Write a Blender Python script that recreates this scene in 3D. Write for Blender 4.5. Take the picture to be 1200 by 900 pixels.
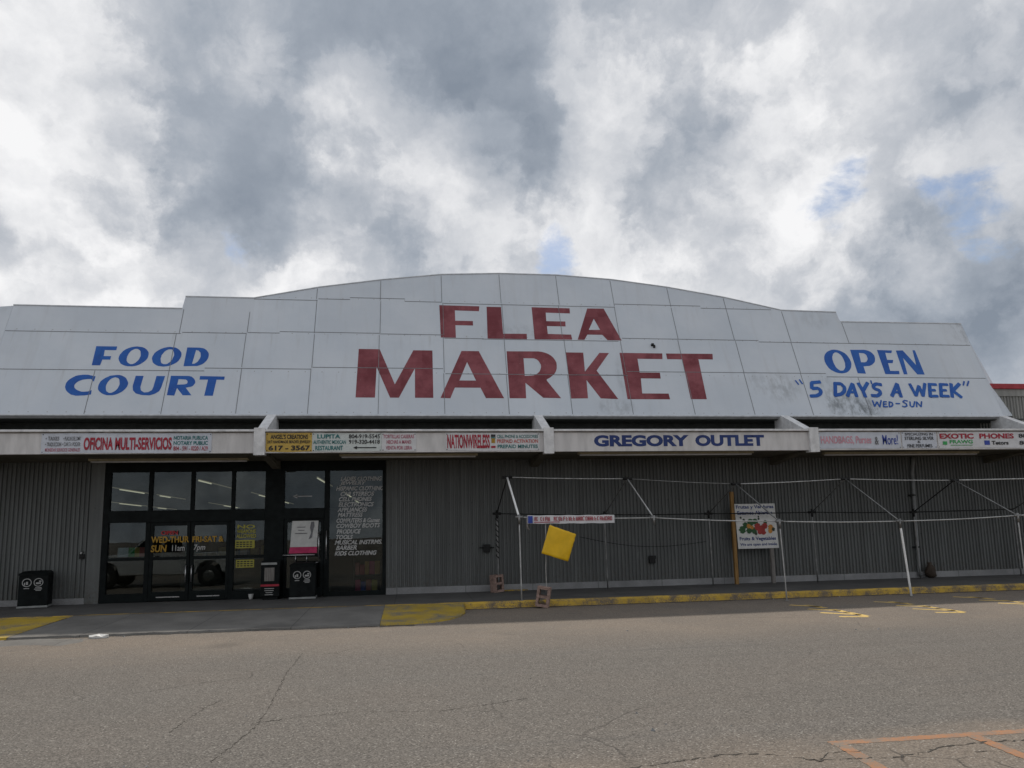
import bpy, bmesh, math, random
from mathutils import Vector, Matrix
random.seed(7)
R = math.radians
scene = bpy.context.scene
for o in list(bpy.data.objects):
    bpy.data.objects.remove(o)
col = scene.collection

# ------------------------------------------------------------------ camera
cam_data = bpy.data.cameras.new('camera')
cam = bpy.data.objects.new('camera', cam_data)
col.objects.link(cam)
YAW, PITCH, ROLL = -0.139, 0.137, 0.021
cy_, sy_ = math.cos(YAW), math.sin(YAW)
right = Vector((cy_, sy_, 0)); fwd0 = Vector((-sy_, cy_, 0)); up0 = Vector((0, 0, 1))
fwd = fwd0 * math.cos(PITCH) + up0 * math.sin(PITCH)
upv = -fwd0 * math.sin(PITCH) + up0 * math.cos(PITCH)
cx_ = right * math.cos(ROLL) - upv * math.sin(ROLL)
cu_ = right * math.sin(ROLL) + upv * math.cos(ROLL)
m3 = Matrix((cx_, cu_, -fwd)).transposed()
cam.matrix_world = Matrix.Translation((0, -19.505, 1.651)) @ m3.to_4x4()
cam_data.sensor_width = 36.0
cam_data.lens = 845.33 / 1200.0 * 36.0
cam_data.shift_y = 58.66 / 1200.0
cam_data.clip_start = 0.1
cam_data.clip_end = 3000
scene.camera = cam
scene.render.resolution_x, scene.render.resolution_y = 1024, 768

# ------------------------------------------------------------------ exposure
scene.view_settings.view_transform = 'Standard'
scene.view_settings.look = 'None'
scene.view_settings.gamma = 1.0
scene.view_settings.use_curve_mapping = False
scene.view_settings.exposure = 0.0

# ------------------------------------------------------------------ sun
SUN_EL, SUN_AZ = R(54), R(2)           # azimuth from +Y towards +X
sun_data = bpy.data.lights.new('sun', 'SUN')
sun_data.energy = 2.9
sun_data.angle = R(1.2)
sun_data.color = (1.0, 0.93, 0.84)
sun = bpy.data.objects.new('sun', sun_data)
col.objects.link(sun)
sdir = Vector((math.sin(SUN_AZ) * math.cos(SUN_EL), math.cos(SUN_AZ) * math.cos(SUN_EL), math.sin(SUN_EL)))
sun.rotation_euler = sdir.to_track_quat('Z', 'Y').to_euler()
sun.location = (0, 20, 40)

# ------------------------------------------------------------------ sky
world = bpy.data.worlds.new('World')
scene.world = world
world.use_nodes = True
W = world.node_tree
for n in list(W.nodes):
    W.nodes.remove(n)
def wn(t, **k):
    n = W.nodes.new(t)
    for a, b in k.items():
        setattr(n, a, b)
    return n
def wm(op, a, b=None, c=None):
    n = wn('ShaderNodeMath', operation=op)
    for i, v in enumerate((a, b, c)):
        if v is None: continue
        if isinstance(v, (int, float)): n.inputs[i].default_value = v
        else: W.links.new(v, n.inputs[i])
    return n.outputs[0]
tc = wn('ShaderNodeTexCoord')
nrm = wn('ShaderNodeVectorMath', operation='NORMALIZE'); W.links.new(tc.outputs['Generated'], nrm.inputs[0])
DIR = nrm.outputs[0]
sep = wn('ShaderNodeSeparateXYZ'); W.links.new(DIR, sep.inputs[0])
zz = wm('ADD', wm('MAXIMUM', sep.outputs[2], 0.0), 0.42)
comb = wn('ShaderNodeCombineXYZ')
W.links.new(wm('DIVIDE', sep.outputs[0], zz), comb.inputs[0])
W.links.new(wm('DIVIDE', sep.outputs[1], zz), comb.inputs[1])
def wnoise(scale, detail, rough, dist=0.0, off=(0, 0, 0), rot=0.0, sx=1.0):
    mp = wn('ShaderNodeMapping'); mp.inputs['Location'].default_value = off
    mp.inputs['Rotation'].default_value = (0, 0, rot); mp.inputs['Scale'].default_value = (sx, 1, 1)
    W.links.new(comb.outputs[0], mp.inputs[0])
    n = wn('ShaderNodeTexNoise', noise_dimensions='3D')
    n.inputs['Scale'].default_value = scale; n.inputs['Detail'].default_value = detail
    n.inputs['Roughness'].default_value = rough; n.inputs['Distortion'].default_value = dist
    W.links.new(mp.outputs[0], n.inputs['Vector'])
    return n.outputs[0]
big = wnoise(2.6, 10, 0.55, 0.2, (3.1, 1.7, 0.0))
fine = wnoise(6.5, 11, 0.58, 0.5, (8.2, 4.4, 2.0))
# ragged edges: every mass below is warped by turbulence before it is measured
wrp = wn('ShaderNodeTexNoise', noise_dimensions='3D'); wrp.inputs['Scale'].default_value = 5.5; wrp.inputs['Detail'].default_value = 8; wrp.inputs['Roughness'].default_value = 0.62
W.links.new(DIR, wrp.inputs['Vector'])
wsub = wn('ShaderNodeVectorMath', operation='SUBTRACT'); W.links.new(wrp.outputs['Color'], wsub.inputs[0]); wsub.inputs[1].default_value = (0.5, 0.5, 0.5)
wscl = wn('ShaderNodeVectorMath', operation='SCALE'); W.links.new(wsub.outputs[0], wscl.inputs[0]); wscl.inputs['Scale'].default_value = 0.30
wadd = wn('ShaderNodeVectorMath', operation='ADD'); W.links.new(DIR, wadd.inputs[0]); W.links.new(wscl.outputs[0], wadd.inputs[1])
DIRW = wadd.outputs[0]
def dnoise(scale, detail, rough, vec):
    n = wn('ShaderNodeTexNoise', noise_dimensions='3D'); n.inputs['Scale'].default_value = scale; n.inputs['Detail'].default_value = detail; n.inputs['Roughness'].default_value = rough
    W.links.new(vec, n.inputs['Vector']); return n.outputs[0]
# billows in true direction space, so they do not smear towards the horizon
wsc2 = wn('ShaderNodeVectorMath', operation='SCALE'); W.links.new(wsub.outputs[0], wsc2.inputs[0]); wsc2.inputs['Scale'].default_value = 0.13
wad2 = wn('ShaderNodeVectorMath', operation='ADD'); W.links.new(DIR, wad2.inputs[0]); W.links.new(wsc2.outputs[0], wad2.inputs[1])
fine = wm('ADD', wm('MULTIPLY', dnoise(6.5, 10, 0.57, wad2.outputs[0]), 0.65), wm('MULTIPLY', fine, 0.35))
puff = dnoise(19.0, 8, 0.6, wad2.outputs[0])
rimn = dnoise(5.2, 11, 0.53, wad2.outputs[0])
def blob(d, w, a, vec=None):
    n = wn('ShaderNodeVectorMath', operation='DISTANCE'); W.links.new(vec or DIRW, n.inputs[0]); n.inputs[1].default_value = Vector(d).normalized()
    m = wn('ShaderNodeMapRange', interpolation_type='SMOOTHERSTEP')
    m.inputs['From Min'].default_value = 0; m.inputs['From Max'].default_value = w
    m.inputs['To Min'].default_value = a; m.inputs['To Max'].default_value = 0
    W.links.new(n.outputs['Value'], m.inputs['Value'])
    return m.outputs[0]
v = wm('MULTIPLY', wm('SUBTRACT', big, 0.5), 0.55)
v = wm('ADD', v, 0.575)
CLOUDS = [  # direction, radius, brightness change of the cloud deck
    ((0.03, 0.80, 0.60), 0.20, -0.20), ((0.10, 0.83, 0.55), 0.16, -0.16), ((0.16, 0.87, 0.46), 0.13, -0.16), ((0.19, 0.89, 0.41), 0.09, -0.12),
    ((-0.18, 0.83, 0.53), 0.26, -0.20), ((-0.25, 0.87, 0.42), 0.16, -0.17), ((-0.17, 0.90, 0.40), 0.10, -0.12), ((-0.44, 0.82, 0.36), 0.13, -0.20), ((-0.34, 0.80, 0.50), 0.14, -0.10),
    ((0.72, 0.64, 0.26), 0.24, -0.30), ((0.65, 0.71, 0.25), 0.15, -0.20), ((0.60, 0.74, 0.28), 0.14, -0.16), ((0.01, 0.925, 0.38), 0.12, -0.12), ((0.38, 0.80, 0.46), 0.12, -0.10), ((0.32, 0.85, 0.42), 0.09, -0.12), ((0.62, 0.64, 0.46), 0.14, -0.10),
    ((-0.088, 0.878, 0.47), 0.11, 0.20), ((-0.394, 0.865, 0.31), 0.24, 0.36), ((0.418, 0.827, 0.377), 0.20, 0.12), ((-0.31, 0.84, 0.44), 0.08, 0.16),
    ((0.05, 0.91, 0.42), 0.09, 0.20), ((0.30, 0.88, 0.37), 0.14, 0.16), ((0.42, 0.70, 0.57), 0.20, 0.16), ((0.27, 0.79, 0.55), 0.12, 0.18), ((0.50, 0.74, 0.46), 0.14, 0.10),
    ((-0.43, 0.80, 0.42), 0.08, 0.18), ((0.20, 0.91, 0.35), 0.12, 0.16), ((-0.19, 0.92, 0.33), 0.14, 0.16), ((-0.42, 0.76, 0.52), 0.14, 0.12), ((0.02, 0.87, 0.50), 0.10, 0.08),
]
for d, w, a in CLOUDS:
    v = wm('ADD', v, blob(d, w, a))
# small billows show most where the deck is thin and bright
amp = wn('ShaderNodeMapRange', interpolation_type='SMOOTHSTEP'); amp.inputs['From Min'].default_value = 0.3; amp.inputs['From Max'].default_value = 0.75
amp.inputs['To Min'].default_value = 0.5; amp.inputs['To Max'].default_value = 1.0; W.links.new(v, amp.inputs['Value'])
det = wm('ADD', wm('MULTIPLY', wm('SUBTRACT', fine, 0.5), 1.05), wm('MULTIPLY', wm('SUBTRACT', puff, 0.5), 0.36))
v = wm('ADD', v, wm('MULTIPLY', det, amp.outputs[0]))
# a thin bright layer with a crisp margin behind the darker masses
rim = wn('ShaderNodeMapRange', interpolation_type='SMOOTHSTEP'); rim.inputs['From Min'].default_value = 0.47; rim.inputs['From Max'].default_value = 0.60
W.links.new(wm('ADD', rimn, wm('MULTIPLY', wm('SUBTRACT', v, 0.55), 0.25)), rim.inputs['Value'])
v = wm('ADD', v, wm('MULTIPLY', wm('SUBTRACT', rim.outputs[0], 0.45), 0.20))
ramp = wn('ShaderNodeValToRGB'); W.links.new(v, ramp.inputs[0])
cr = ramp.color_ramp
cr.elements[0].position = 0.10; cr.elements[0].color = (0.235, 0.275, 0.335, 1)
cr.elements[1].position = 0.92; cr.elements[1].color = (0.93, 0.93, 0.94, 1)
for p, c in ((0.34, (0.36, 0.40, 0.46, 1)), (0.54, (0.54, 0.565, 0.61, 1)), (0.72, (0.74, 0.75, 0.775, 1))):
    e = cr.elements.new(p); e.color = c
# gaps of blue
gap = None
for d, w, a in (((0.187, 0.914, 0.35), 0.075, 0.46), ((0.50, 0.765, 0.40), 0.085, 0.36), ((0.65, 0.69, 0.325), 0.075, 0.30),
                ((-0.221, 0.908, 0.357), 0.06, 0.34), ((0.604, 0.705, 0.37), 0.08, 0.36)):
    b = blob(d, w, a, wad2.outputs[0]); gap = b if gap is None else wm('ADD', gap, b)
gapn = wnoise(10.0, 9, 0.62, 0.3, (1.3, 9.4, 5.0))
gmask = wn('ShaderNodeMapRange', interpolation_type='SMOOTHSTEP')
gmask.inputs['From Min'].default_value = 0.70; gmask.inputs['From Max'].default_value = 1.0
W.links.new(wm('ADD', gap, gapn), gmask.inputs['Value'])
skyt = wn('ShaderNodeTexSky', sky_type='NISHITA')
skyt.sun_disc = False; skyt.sun_elevation = SUN_EL; skyt.sun_rotation = SUN_AZ
bg_blue = wn('ShaderNodeBackground'); bg_blue.inputs[1].default_value = 0.10
W.links.new(skyt.outputs[0], bg_blue.inputs[0])
bg_cloud = wn('ShaderNodeBackground'); bg_cloud.inputs[1].default_value = 1.0
W.links.new(ramp.outputs[0], bg_cloud.inputs[0])
mixs = wn('ShaderNodeMixShader')
W.links.new(wm('MULTIPLY', gmask.outputs[0], 0.88), mixs.inputs[0]); W.links.new(bg_cloud.outputs[0], mixs.inputs[1]); W.links.new(bg_blue.outputs[0], mixs.inputs[2])
wout = wn('ShaderNodeOutputWorld'); W.links.new(mixs.outputs[0], wout.inputs[0])

# ------------------------------------------------------------------ materials
class NT:
    def __init__(s, name):
        s.m = bpy.data.materials.new(name); s.m.use_nodes = True
        s.t = s.m.node_tree; s.b = s.t.nodes['Principled BSDF']; s.out = s.t.nodes['Material Output']
    def n(s, t, **k):
        x = s.t.nodes.new(t)
        for a, b in k.items(): setattr(x, a, b)
        return x
    def put(s, sock, v):
        if isinstance(v, (int, float)): sock.default_value = v
        elif isinstance(v, (tuple, list)): sock.default_value = (*v, 1) if len(v) == 3 and sock.type == 'RGBA' else v
        else: s.t.links.new(v, sock)
    def math(s, op, a, b=None, c=None, clamp=False):
        x = s.n('ShaderNodeMath', operation=op); x.use_clamp = clamp
        for i, v in enumerate((a, b, c)):
            if v is not None: s.put(x.inputs[i], v)
        return x.outputs[0]
    def co(s, kind='Object'):
        return s.n('ShaderNodeTexCoord').outputs[kind]
    def noise(s, scale, detail=4, rough=0.55, vec=None, sc=(1, 1, 1), loc=(0, 0, 0), dist=0.0):
        mp = s.n('ShaderNodeMapping'); mp.inputs['Scale'].default_value = sc; mp.inputs['Location'].default_value = loc
        s.put(mp.inputs[0], vec if vec is not None else s.co())
        x = s.n('ShaderNodeTexNoise'); x.inputs['Scale'].default_value = scale; x.inputs['Detail'].default_value = detail
        x.inputs['Roughness'].default_value = rough; x.inputs['Distortion'].default_value = dist
        s.t.links.new(mp.outputs[0], x.inputs['Vector']); return x.outputs[0]
    def range(s, v, a, b, c=0.0, d=1.0, smooth=True):
        x = s.n('ShaderNodeMapRange', interpolation_type='SMOOTHSTEP' if smooth else 'LINEAR')
        s.put(x.inputs['Value'], v); x.inputs['From Min'].default_value = a; x.inputs['From Max'].default_value = b
        x.inputs['To Min'].default_value = c; x.inputs['To Max'].default_value = d; return x.outputs[0]
    def mix(s, f, a, b, mode='MIX'):
        x = s.n('ShaderNodeMix', data_type='RGBA', blend_type=mode)
        s.put(x.inputs[0], f); s.put(x.inputs[6], a); s.put(x.inputs[7], b); return x.outputs[2]
    def bump(s, h, strength=0.3, dist=0.01):
        x = s.n('ShaderNodeBump'); x.inputs['Strength'].default_value = strength; x.inputs['Distance'].default_value = dist
        s.put(x.inputs['Height'], h); s.put(s.b.inputs['Normal'], x.outputs[0])

def plain(name, c, rough=0.6, metal=0.0, var=0.18, scale=6.0, spec=0.4, streak=(1, 1, 1)):
    """a painted or bare surface with uneven wear"""
    t = NT(name)
    n = t.noise(scale, 5, 0.6, sc=streak)
    f = t.range(n, 0.3, 0.7, 1 - var, 1 + var * 0.6)
    x = t.n('ShaderNodeMix', data_type='RGBA', blend_type='MULTIPLY'); x.inputs[0].default_value = 1
    t.put(x.inputs[6], c)
    g = t.n('ShaderNodeCombineColor')
    for i in range(3): t.put(g.inputs[i], f)
    t.put(x.inputs[7], g.outputs[0])
    t.put(t.b.inputs['Base Color'], x.outputs[2])
    t.put(t.b.inputs['Roughness'], t.range(n, 0.3, 0.7, rough * 1.1, rough * 0.85))
    t.b.inputs['Metallic'].default_value = metal
    t.b.inputs['Specular IOR Level'].default_value = spec
    return t.m

def glow(name, c, e):
    t = NT(name); t.put(t.b.inputs['Base Color'], c); t.put(t.b.inputs['Emission Color'], c); t.b.inputs['Emission Strength'].default_value = e
    return t.m

def asphalt():
    t = NT('asphalt'); co = t.co()
    sp = t.n('ShaderNodeSeparateXYZ'); t.put(sp.inputs[0], co)
    wob = t.noise(0.25, 4, 0.6)
    y = t.math('ADD', sp.outputs[1], t.math('MULTIPLY', t.math('SUBTRACT', wob, 0.5), 2.4))
    lane = t.math('MULTIPLY', t.range(y, -14.3, -13.7), t.range(y, -9.6, -7.0, 1, 0))   # darker driven lane
    patch = t.noise(0.55, 6, 0.6, loc=(4, 2, 0))
    tracks = t.noise(0.9, 5, 0.6, sc=(0.12, 1.6, 1))
    base = t.mix(lane, (0.180, 0.150, 0.121), (0.122, 0.111, 0.098))
    base = t.mix(t.range(patch, 0.36, 0.66, 0, 0.5), base, (0.132, 0.116, 0.10))
    base = t.mix(t.range(tracks, 0.45, 0.7, 0, 0.22), base, (0.15, 0.14, 0.127))
    # aggregate: pale and dark stones
    vo = t.n('ShaderNodeTexVoronoi', feature='F1'); vo.inputs['Scale'].default_value = 85; t.put(vo.inputs['Vector'], co)
    hs = t.n('ShaderNodeSeparateColor'); t.put(hs.inputs[0], vo.outputs['Color'])
    grain = t.noise(55, 3, 0.7)
    amp = t.range(lane, 0, 1, 0.75, 1.1)
    f = t.math('ADD', t.math('MULTIPLY', t.math('SUBTRACT', hs.outputs[0], 0.45), 0.85), t.math('MULTIPLY', t.math('SUBTRACT', grain, 0.5), 1.3))
    f = t.math('MULTIPLY', f, amp)
    f = t.math('ADD', 1.0, f)
    pale = t.range(hs.outputs[1], 0.955, 0.985, 0, 0.55)
    g = t.n('ShaderNodeCombineColor')
    for i in range(3): t.put(g.inputs[i], f)
    colr = t.mix(1.0, base, g.outputs[0], 'MULTIPLY')
    colr = t.mix(pale, colr, (0.42, 0.40, 0.36))
    # crack network, only in some areas
    wv = t.n('ShaderNodeMix', data_type='VECTOR'); wv.inputs[0].default_value = 0.28
    nz = t.n('ShaderNodeTexNoise'); nz.inputs['Scale'].default_value = 1.6; nz.inputs['Detail'].default_value = 7; t.put(nz.inputs['Vector'], co)
    t.put(wv.inputs[4], co); t.put(wv.inputs[5], nz.outputs['Color'])
    cells = t.n('ShaderNodeTexVoronoi', feature='DISTANCE_TO_EDGE'); cells.inputs['Scale'].default_value = 0.75; t.put(cells.inputs['Vector'], wv.outputs[1])
    crack = t.range(cells.outputs['Distance'], 0.002, 0.008, 1, 0)
    area = t.noise(0.35, 3, 0.6, loc=(9, 3, 0))
    crack = t.math('MULTIPLY', crack, t.range(area, 0.53, 0.66, 0, 0.5))
    fine = t.n('ShaderNodeTexVoronoi', feature='DISTANCE_TO_EDGE'); fine.inputs['Scale'].default_value = 3.6; t.put(fine.inputs['Vector'], wv.outputs[1])
    near = t.math('MULTIPLY', t.range(y, -14.3, -13.9, 1, 0), t.range(t.noise(0.8, 3), 0.45, 0.6, 0, 0.7))
    crack = t.math('MAXIMUM', crack, t.math('MULTIPLY', t.range(fine.outputs['Distance'], 0.012, 0.03, 1, 0), near))
    colr = t.mix(crack, colr, (0.035, 0.031, 0.027))
    oil = t.n('ShaderNodeTexVoronoi', feature='F1'); oil.inputs['Scale'].default_value = 0.45; oil.inputs['Randomness'].default_value = 1.0
    ow = t.n('ShaderNodeMix', data_type='VECTOR'); ow.inputs[0].default_value = 0.25; t.put(ow.inputs[4], co); t.put(ow.inputs[5], nz.outputs['Color']); t.put(oil.inputs['Vector'], ow.outputs[1])
    colr = t.mix(t.range(oil.outputs['Distance'], 0.03, 0.15, 0.4, 0), colr, (0.06, 0.055, 0.05))
    tyre = t.math('MULTIPLY', t.range(t.noise(1.0, 6, 0.65, sc=(0.10, 2.6, 1), loc=(0, 5, 0)), 0.55, 0.68, 0, 0.3), lane)
    colr = t.mix(tyre, colr, (0.085, 0.08, 0.075))
    stain = t.noise(1.3, 6, 0.65, loc=(2, 7, 0))
    colr = t.mix(t.range(stain, 0.66, 0.78, 0, 0.4), colr, (0.085, 0.078, 0.07))
    t.put(t.b.inputs['Base Color'], colr)
    t.b.inputs['Roughness'].default_value = 0.85; t.b.inputs['Specular IOR Level'].default_value = 0.25
    h = t.math('SUBTRACT', t.math('ADD', t.math('MULTIPLY', grain, 0.7), t.math('MULTIPLY', vo.outputs['Distance'], 0.5)), t.math('MULTIPLY', crack, 1.5))
    t.bump(h, 0.55, 0.012)
    return t.m

def concrete(name, c=(0.20, 0.195, 0.18)):
    t = NT(name); n = t.noise(1.2, 7, 0.65); f = t.noise(40, 3, 0.6); s = t.noise(0.6, 4, 0.6, loc=(5, 5, 0))
    colr = t.mix(t.range(n, 0.3, 0.7), tuple(k * 0.72 for k in c), tuple(k * 1.1 for k in c))
    colr = t.mix(t.range(s, 0.55, 0.7, 0, 0.5), colr, tuple(k * 0.5 for k in c))
    colr = t.mix(t.range(f, 0.35, 0.65, 0.25, 0), colr, tuple(k * 0.4 for k in c))
    sp = t.n('ShaderNodeSeparateXYZ'); t.put(sp.inputs[0], t.co())
    jt = t.math('PINGPONG', t.math('ADD', sp.outputs[0], 0.4), 0.9)
    colr = t.mix(t.range(jt, 0.006, 0.014, 0.6, 0), colr, tuple(k * 0.25 for k in c))
    t.put(t.b.inputs['Base Color'], colr); t.b.inputs['Roughness'].default_value = 0.9
    t.bump(t.math('ADD', n, t.math('MULTIPLY', f, 0.4)), 0.3, 0.008); return t.m

def worn_paint(name, c, under, keep=0.5, scale=3.0, edge=0.12):
    t = NT(name); n = t.noise(scale, 8, 0.68); g = t.noise(45, 3, 0.6)
    w = t.range(t.math('ADD', n, t.math('MULTIPLY', t.math('SUBTRACT', g, 0.5), 0.5)), keep - edge, keep + edge, 1, 0)
    dirt_shade = t.noise(1.1, 5, 0.6, loc=(3, 1, 2))
    cc = t.mix(t.range(dirt_shade, 0.35, 0.7, 0, 0.6), c, tuple(k * 0.55 for k in c))
    t.put(t.b.inputs['Base Color'], t.mix(w, under, cc)); t.b.inputs['Roughness'].default_value = 0.8
    t.bump(g, 0.25, 0.006); return t.m

def facade_paint():
    """white painted panels, object x along the front and y up the slope"""
    t = NT('facade_paint'); co = t.co()
    sp = t.n('ShaderNodeSeparateXYZ'); t.put(sp.inputs[0], co)
    n = t.noise(0.5, 6, 0.6); st = t.noise(1.0, 6, 0.65, sc=(3.5, 0.35, 1)); f = t.noise(9, 5, 0.65)
    colr = t.mix(t.range(n, 0.3, 0.7), (0.55, 0.60, 0.655), (0.63, 0.67, 0.715))
    colr = t.mix(t.range(st, 0.5, 0.75, 0, 0.32), colr, (0.48, 0.49, 0.50))
    drip = t.noise(1.0, 7, 0.7, sc=(9, 0.5, 1), loc=(4, 2, 0)); row = t.math('FRACT', t.math('DIVIDE', t.math('ADD', sp.outputs[1], -0.07), 1.25))
    colr = t.mix(t.math('MULTIPLY', t.range(row, 0.45, 1.0, 0, 1), t.range(drip, 0.55, 0.75, 0, 0.4)), colr, (0.33, 0.32, 0.29))      # runs below the joints
    fx = t.math('ABSOLUTE', t.math('SUBTRACT', t.math('FRACT', t.math('DIVIDE', t.math('ADD', sp.outputs[0], 0.85), 0.4307)), 0.5)); fy = t.math('ABSOLUTE', t.math('SUBTRACT', t.math('FRACT', t.math('DIVIDE', t.math('ADD', sp.outputs[1], 0.55), 1.25)), 0.5))
    colr = t.mix(t.math('MULTIPLY', t.range(fx, 0.025, 0.035, 1, 0), t.range(fy, 0.009, 0.012, 1, 0)), colr, (0.36, 0.36, 0.36))      # fixings
    colr = t.mix(t.range(f, 0.62, 0.8, 0, 0.35), colr, (0.40, 0.41, 0.41))
    # each sheet was rolled a slightly different white
    px = t.math('FLOOR', t.math('DIVIDE', t.math('ADD', sp.outputs[0], 0.85), 1.723)); py = t.math('FLOOR', t.math('DIVIDE', sp.outputs[1], 1.27))
    cv = t.n('ShaderNodeCombineXYZ'); t.put(cv.inputs[0], px); t.put(cv.inputs[1], py)
    wn_ = t.n('ShaderNodeTexWhiteNoise', noise_dimensions='2D'); t.put(wn_.inputs['Vector'], cv.outputs[0])
    colr = t.mix(t.math('MULTIPLY', wn_.outputs['Value'], 0.22), colr, (0.50, 0.52, 0.55))
    streak = t.noise(2.6, 7, 0.7, sc=(2.2, 0.7, 1), loc=(1, 0, 0)); mott = t.noise(4.0, 6, 0.65)
    for (x, y, rx, ry, a) in ((12.45, 0.35, 0.95, 0.55, 0.85), (13.0, 0.22, 0.6, 0.4, 0.7), (10.5, 0.95, 0.75, 0.7, 0.4), (11.9, 0.8, 0.3, 0.8, 0.45), (9.8, 1.1, 0.4, 0.5, 0.3),
                              (5.5, 0.25, 0.7, 0.35, 0.4), (5.9, 1.25, 0.35, 0.9, 0.3), (2.9, 2.75, 1.3, 0.35, 0.25), (12.2, 3.4, 0.7, 0.5, 0.2), (-1.2, 1.9, 0.6, 0.6, 0.12), (17.0, 3.1, 0.4, 0.6, 0.5)):
        dx = t.math('DIVIDE', t.math('SUBTRACT', sp.outputs[0], x), rx); dy = t.math('DIVIDE', t.math('SUBTRACT', sp.outputs[1], y), ry)
        d = t.math('ADD', t.math('MULTIPLY', dx, dx), t.math('MULTIPLY', dy, dy))
        m = t.math('MULTIPLY', t.range(d, 0.0, 1.0, 1, 0), t.range(t.math('ADD', t.math('MULTIPLY', streak, 0.6), t.math('MULTIPLY', mott, 0.4)), 0.42, 0.62, 0, a * 0.8))
        colr = t.mix(m, colr, (0.075, 0.085, 0.085))
    t.put(t.b.inputs['Base Color'], colr); t.b.inputs['Roughness'].default_value = 0.6
    t.b.inputs['Specular IOR Level'].default_value = 0.3
    t.bump(t.noise(0.8, 3, 0.5), 0.45, 0.06); return t.m

def letter_paint(name, c, fade):
    t = NT(name); co = t.co(); n = t.noise(1.1, 6, 0.65); s = t.noise(1.4, 6, 0.7, sc=(3, 0.5, 1)); f = t.noise(16, 4, 0.7); br = t.noise(3.0, 6, 0.7, sc=(0.35, 5, 1))
    colr = t.mix(t.range(n, 0.38, 0.64), c, fade)
    sp = t.n('ShaderNodeSeparateXYZ'); t.put(sp.inputs[0], co)               # patched rectangles where sheets were touched up
    cv = t.n('ShaderNodeCombineXYZ'); t.put(cv.inputs[0], t.math('FLOOR', t.math('DIVIDE', t.math('ADD', sp.outputs[0], 0.3), 0.57))); t.put(cv.inputs[1], t.math('FLOOR', t.math('DIVIDE', sp.outputs[1], 0.42)))
    wn_ = t.n('ShaderNodeTexWhiteNoise', noise_dimensions='2D'); t.put(wn_.inputs['Vector'], cv.outputs[0])
    colr = t.mix(t.range(wn_.outputs['Value'], 0.55, 1.0, 0, 0.4), colr, fade)
    colr = t.mix(t.range(s, 0.5, 0.75, 0, 0.5), colr, tuple(k * 0.55 for k in c))
    colr = t.mix(t.range(br, 0.5, 0.72, 0, 0.35), colr, tuple(min(1, k * 1.5 + 0.01) for k in c))
    colr = t.mix(t.range(f, 0.64, 0.76, 0, 0.6), colr, (0.45, 0.42, 0.42))
    t.put(t.b.inputs['Base Color'], colr); t.b.inputs['Roughness'].default_value = 0.65; return t.m

def siding(name, c):
    t = NT(name); co = t.co(); sp = t.n('ShaderNodeSeparateXYZ'); t.put(sp.inputs[0], co)
    s = t.noise(1.0, 6, 0.65, sc=(6, 6, 0.35)); n = t.noise(0.5, 5, 0.6); f = t.noise(14, 4, 0.65); run = t.noise(1.0, 7, 0.7, sc=(11, 11, 0.22), loc=(3, 0, 1))
    colr = t.mix(t.range(s, 0.35, 0.7), tuple(k * 0.8 for k in c), tuple(k * 1.15 for k in c))
    sheet = t.math('FLOOR', t.math('DIVIDE', sp.outputs[0], 0.918)); wn_ = t.n('ShaderNodeTexWhiteNoise', noise_dimensions='1D'); t.put(wn_.inputs['W'], sheet)
    colr = t.mix(t.math('MULTIPLY', wn_.outputs['Value'], 0.30), colr, tuple(k * 0.62 for k in c))        # every sheet weathered its own way
    lap = t.math('ABSOLUTE', t.math('SUBTRACT', t.math('FRACT', t.math('DIVIDE', sp.outputs[0], 0.918)), 0.5))
    colr = t.mix(t.range(lap, 0.492, 0.497, 0, 0.6), colr, tuple(k * 0.35 for k in c))
    colr = t.mix(t.range(n, 0.4, 0.7, 0, 0.35), colr, tuple(k * 0.62 for k in c))
    colr = t.mix(t.range(run, 0.56, 0.72, 0, 0.45), colr, tuple(k * 0.5 for k in c))
    colr = t.mix(t.range(t.noise(2.4, 7, 0.7, sc=(1, 1, 0.5), loc=(6, 1, 3)), 0.66, 0.74, 0, 0.5), colr, tuple(k * 1.7 for k in c))   # scuffs
    low = t.math('MULTIPLY', t.range(sp.outputs[2], 0.2, 1.2, 1, 0), t.range(f, 0.42, 0.65, 0, 0.6))
    colr = t.mix(low, colr, (0.10, 0.09, 0.075))
    # rows of fixing screws
    sx = t.math('ABSOLUTE', t.math('SUBTRACT', t.math('FRACT', t.math('DIVIDE', sp.outputs[0], 0.306)), 0.22)); sz = t.math('ABSOLUTE', t.math('SUBTRACT', t.math('FRACT', t.math('DIVIDE', t.math('ADD', sp.outputs[2], 0.25), 1.1)), 0.5))
    scr = t.math('MULTIPLY', t.range(sx, 0.03, 0.05, 1, 0), t.range(sz, 0.009, 0.014, 1, 0))
    colr = t.mix(t.math('MULTIPLY', scr, 0.7), colr, tuple(k * 0.3 for k in c))
    t.put(t.b.inputs['Base Color'], colr); t.b.inputs['Roughness'].default_value = 0.5
    t.b.inputs['Specular IOR Level'].default_value = 0.35; t.bump(t.noise(1.3, 3, 0.5), 0.25, 0.03); return t.m

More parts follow.
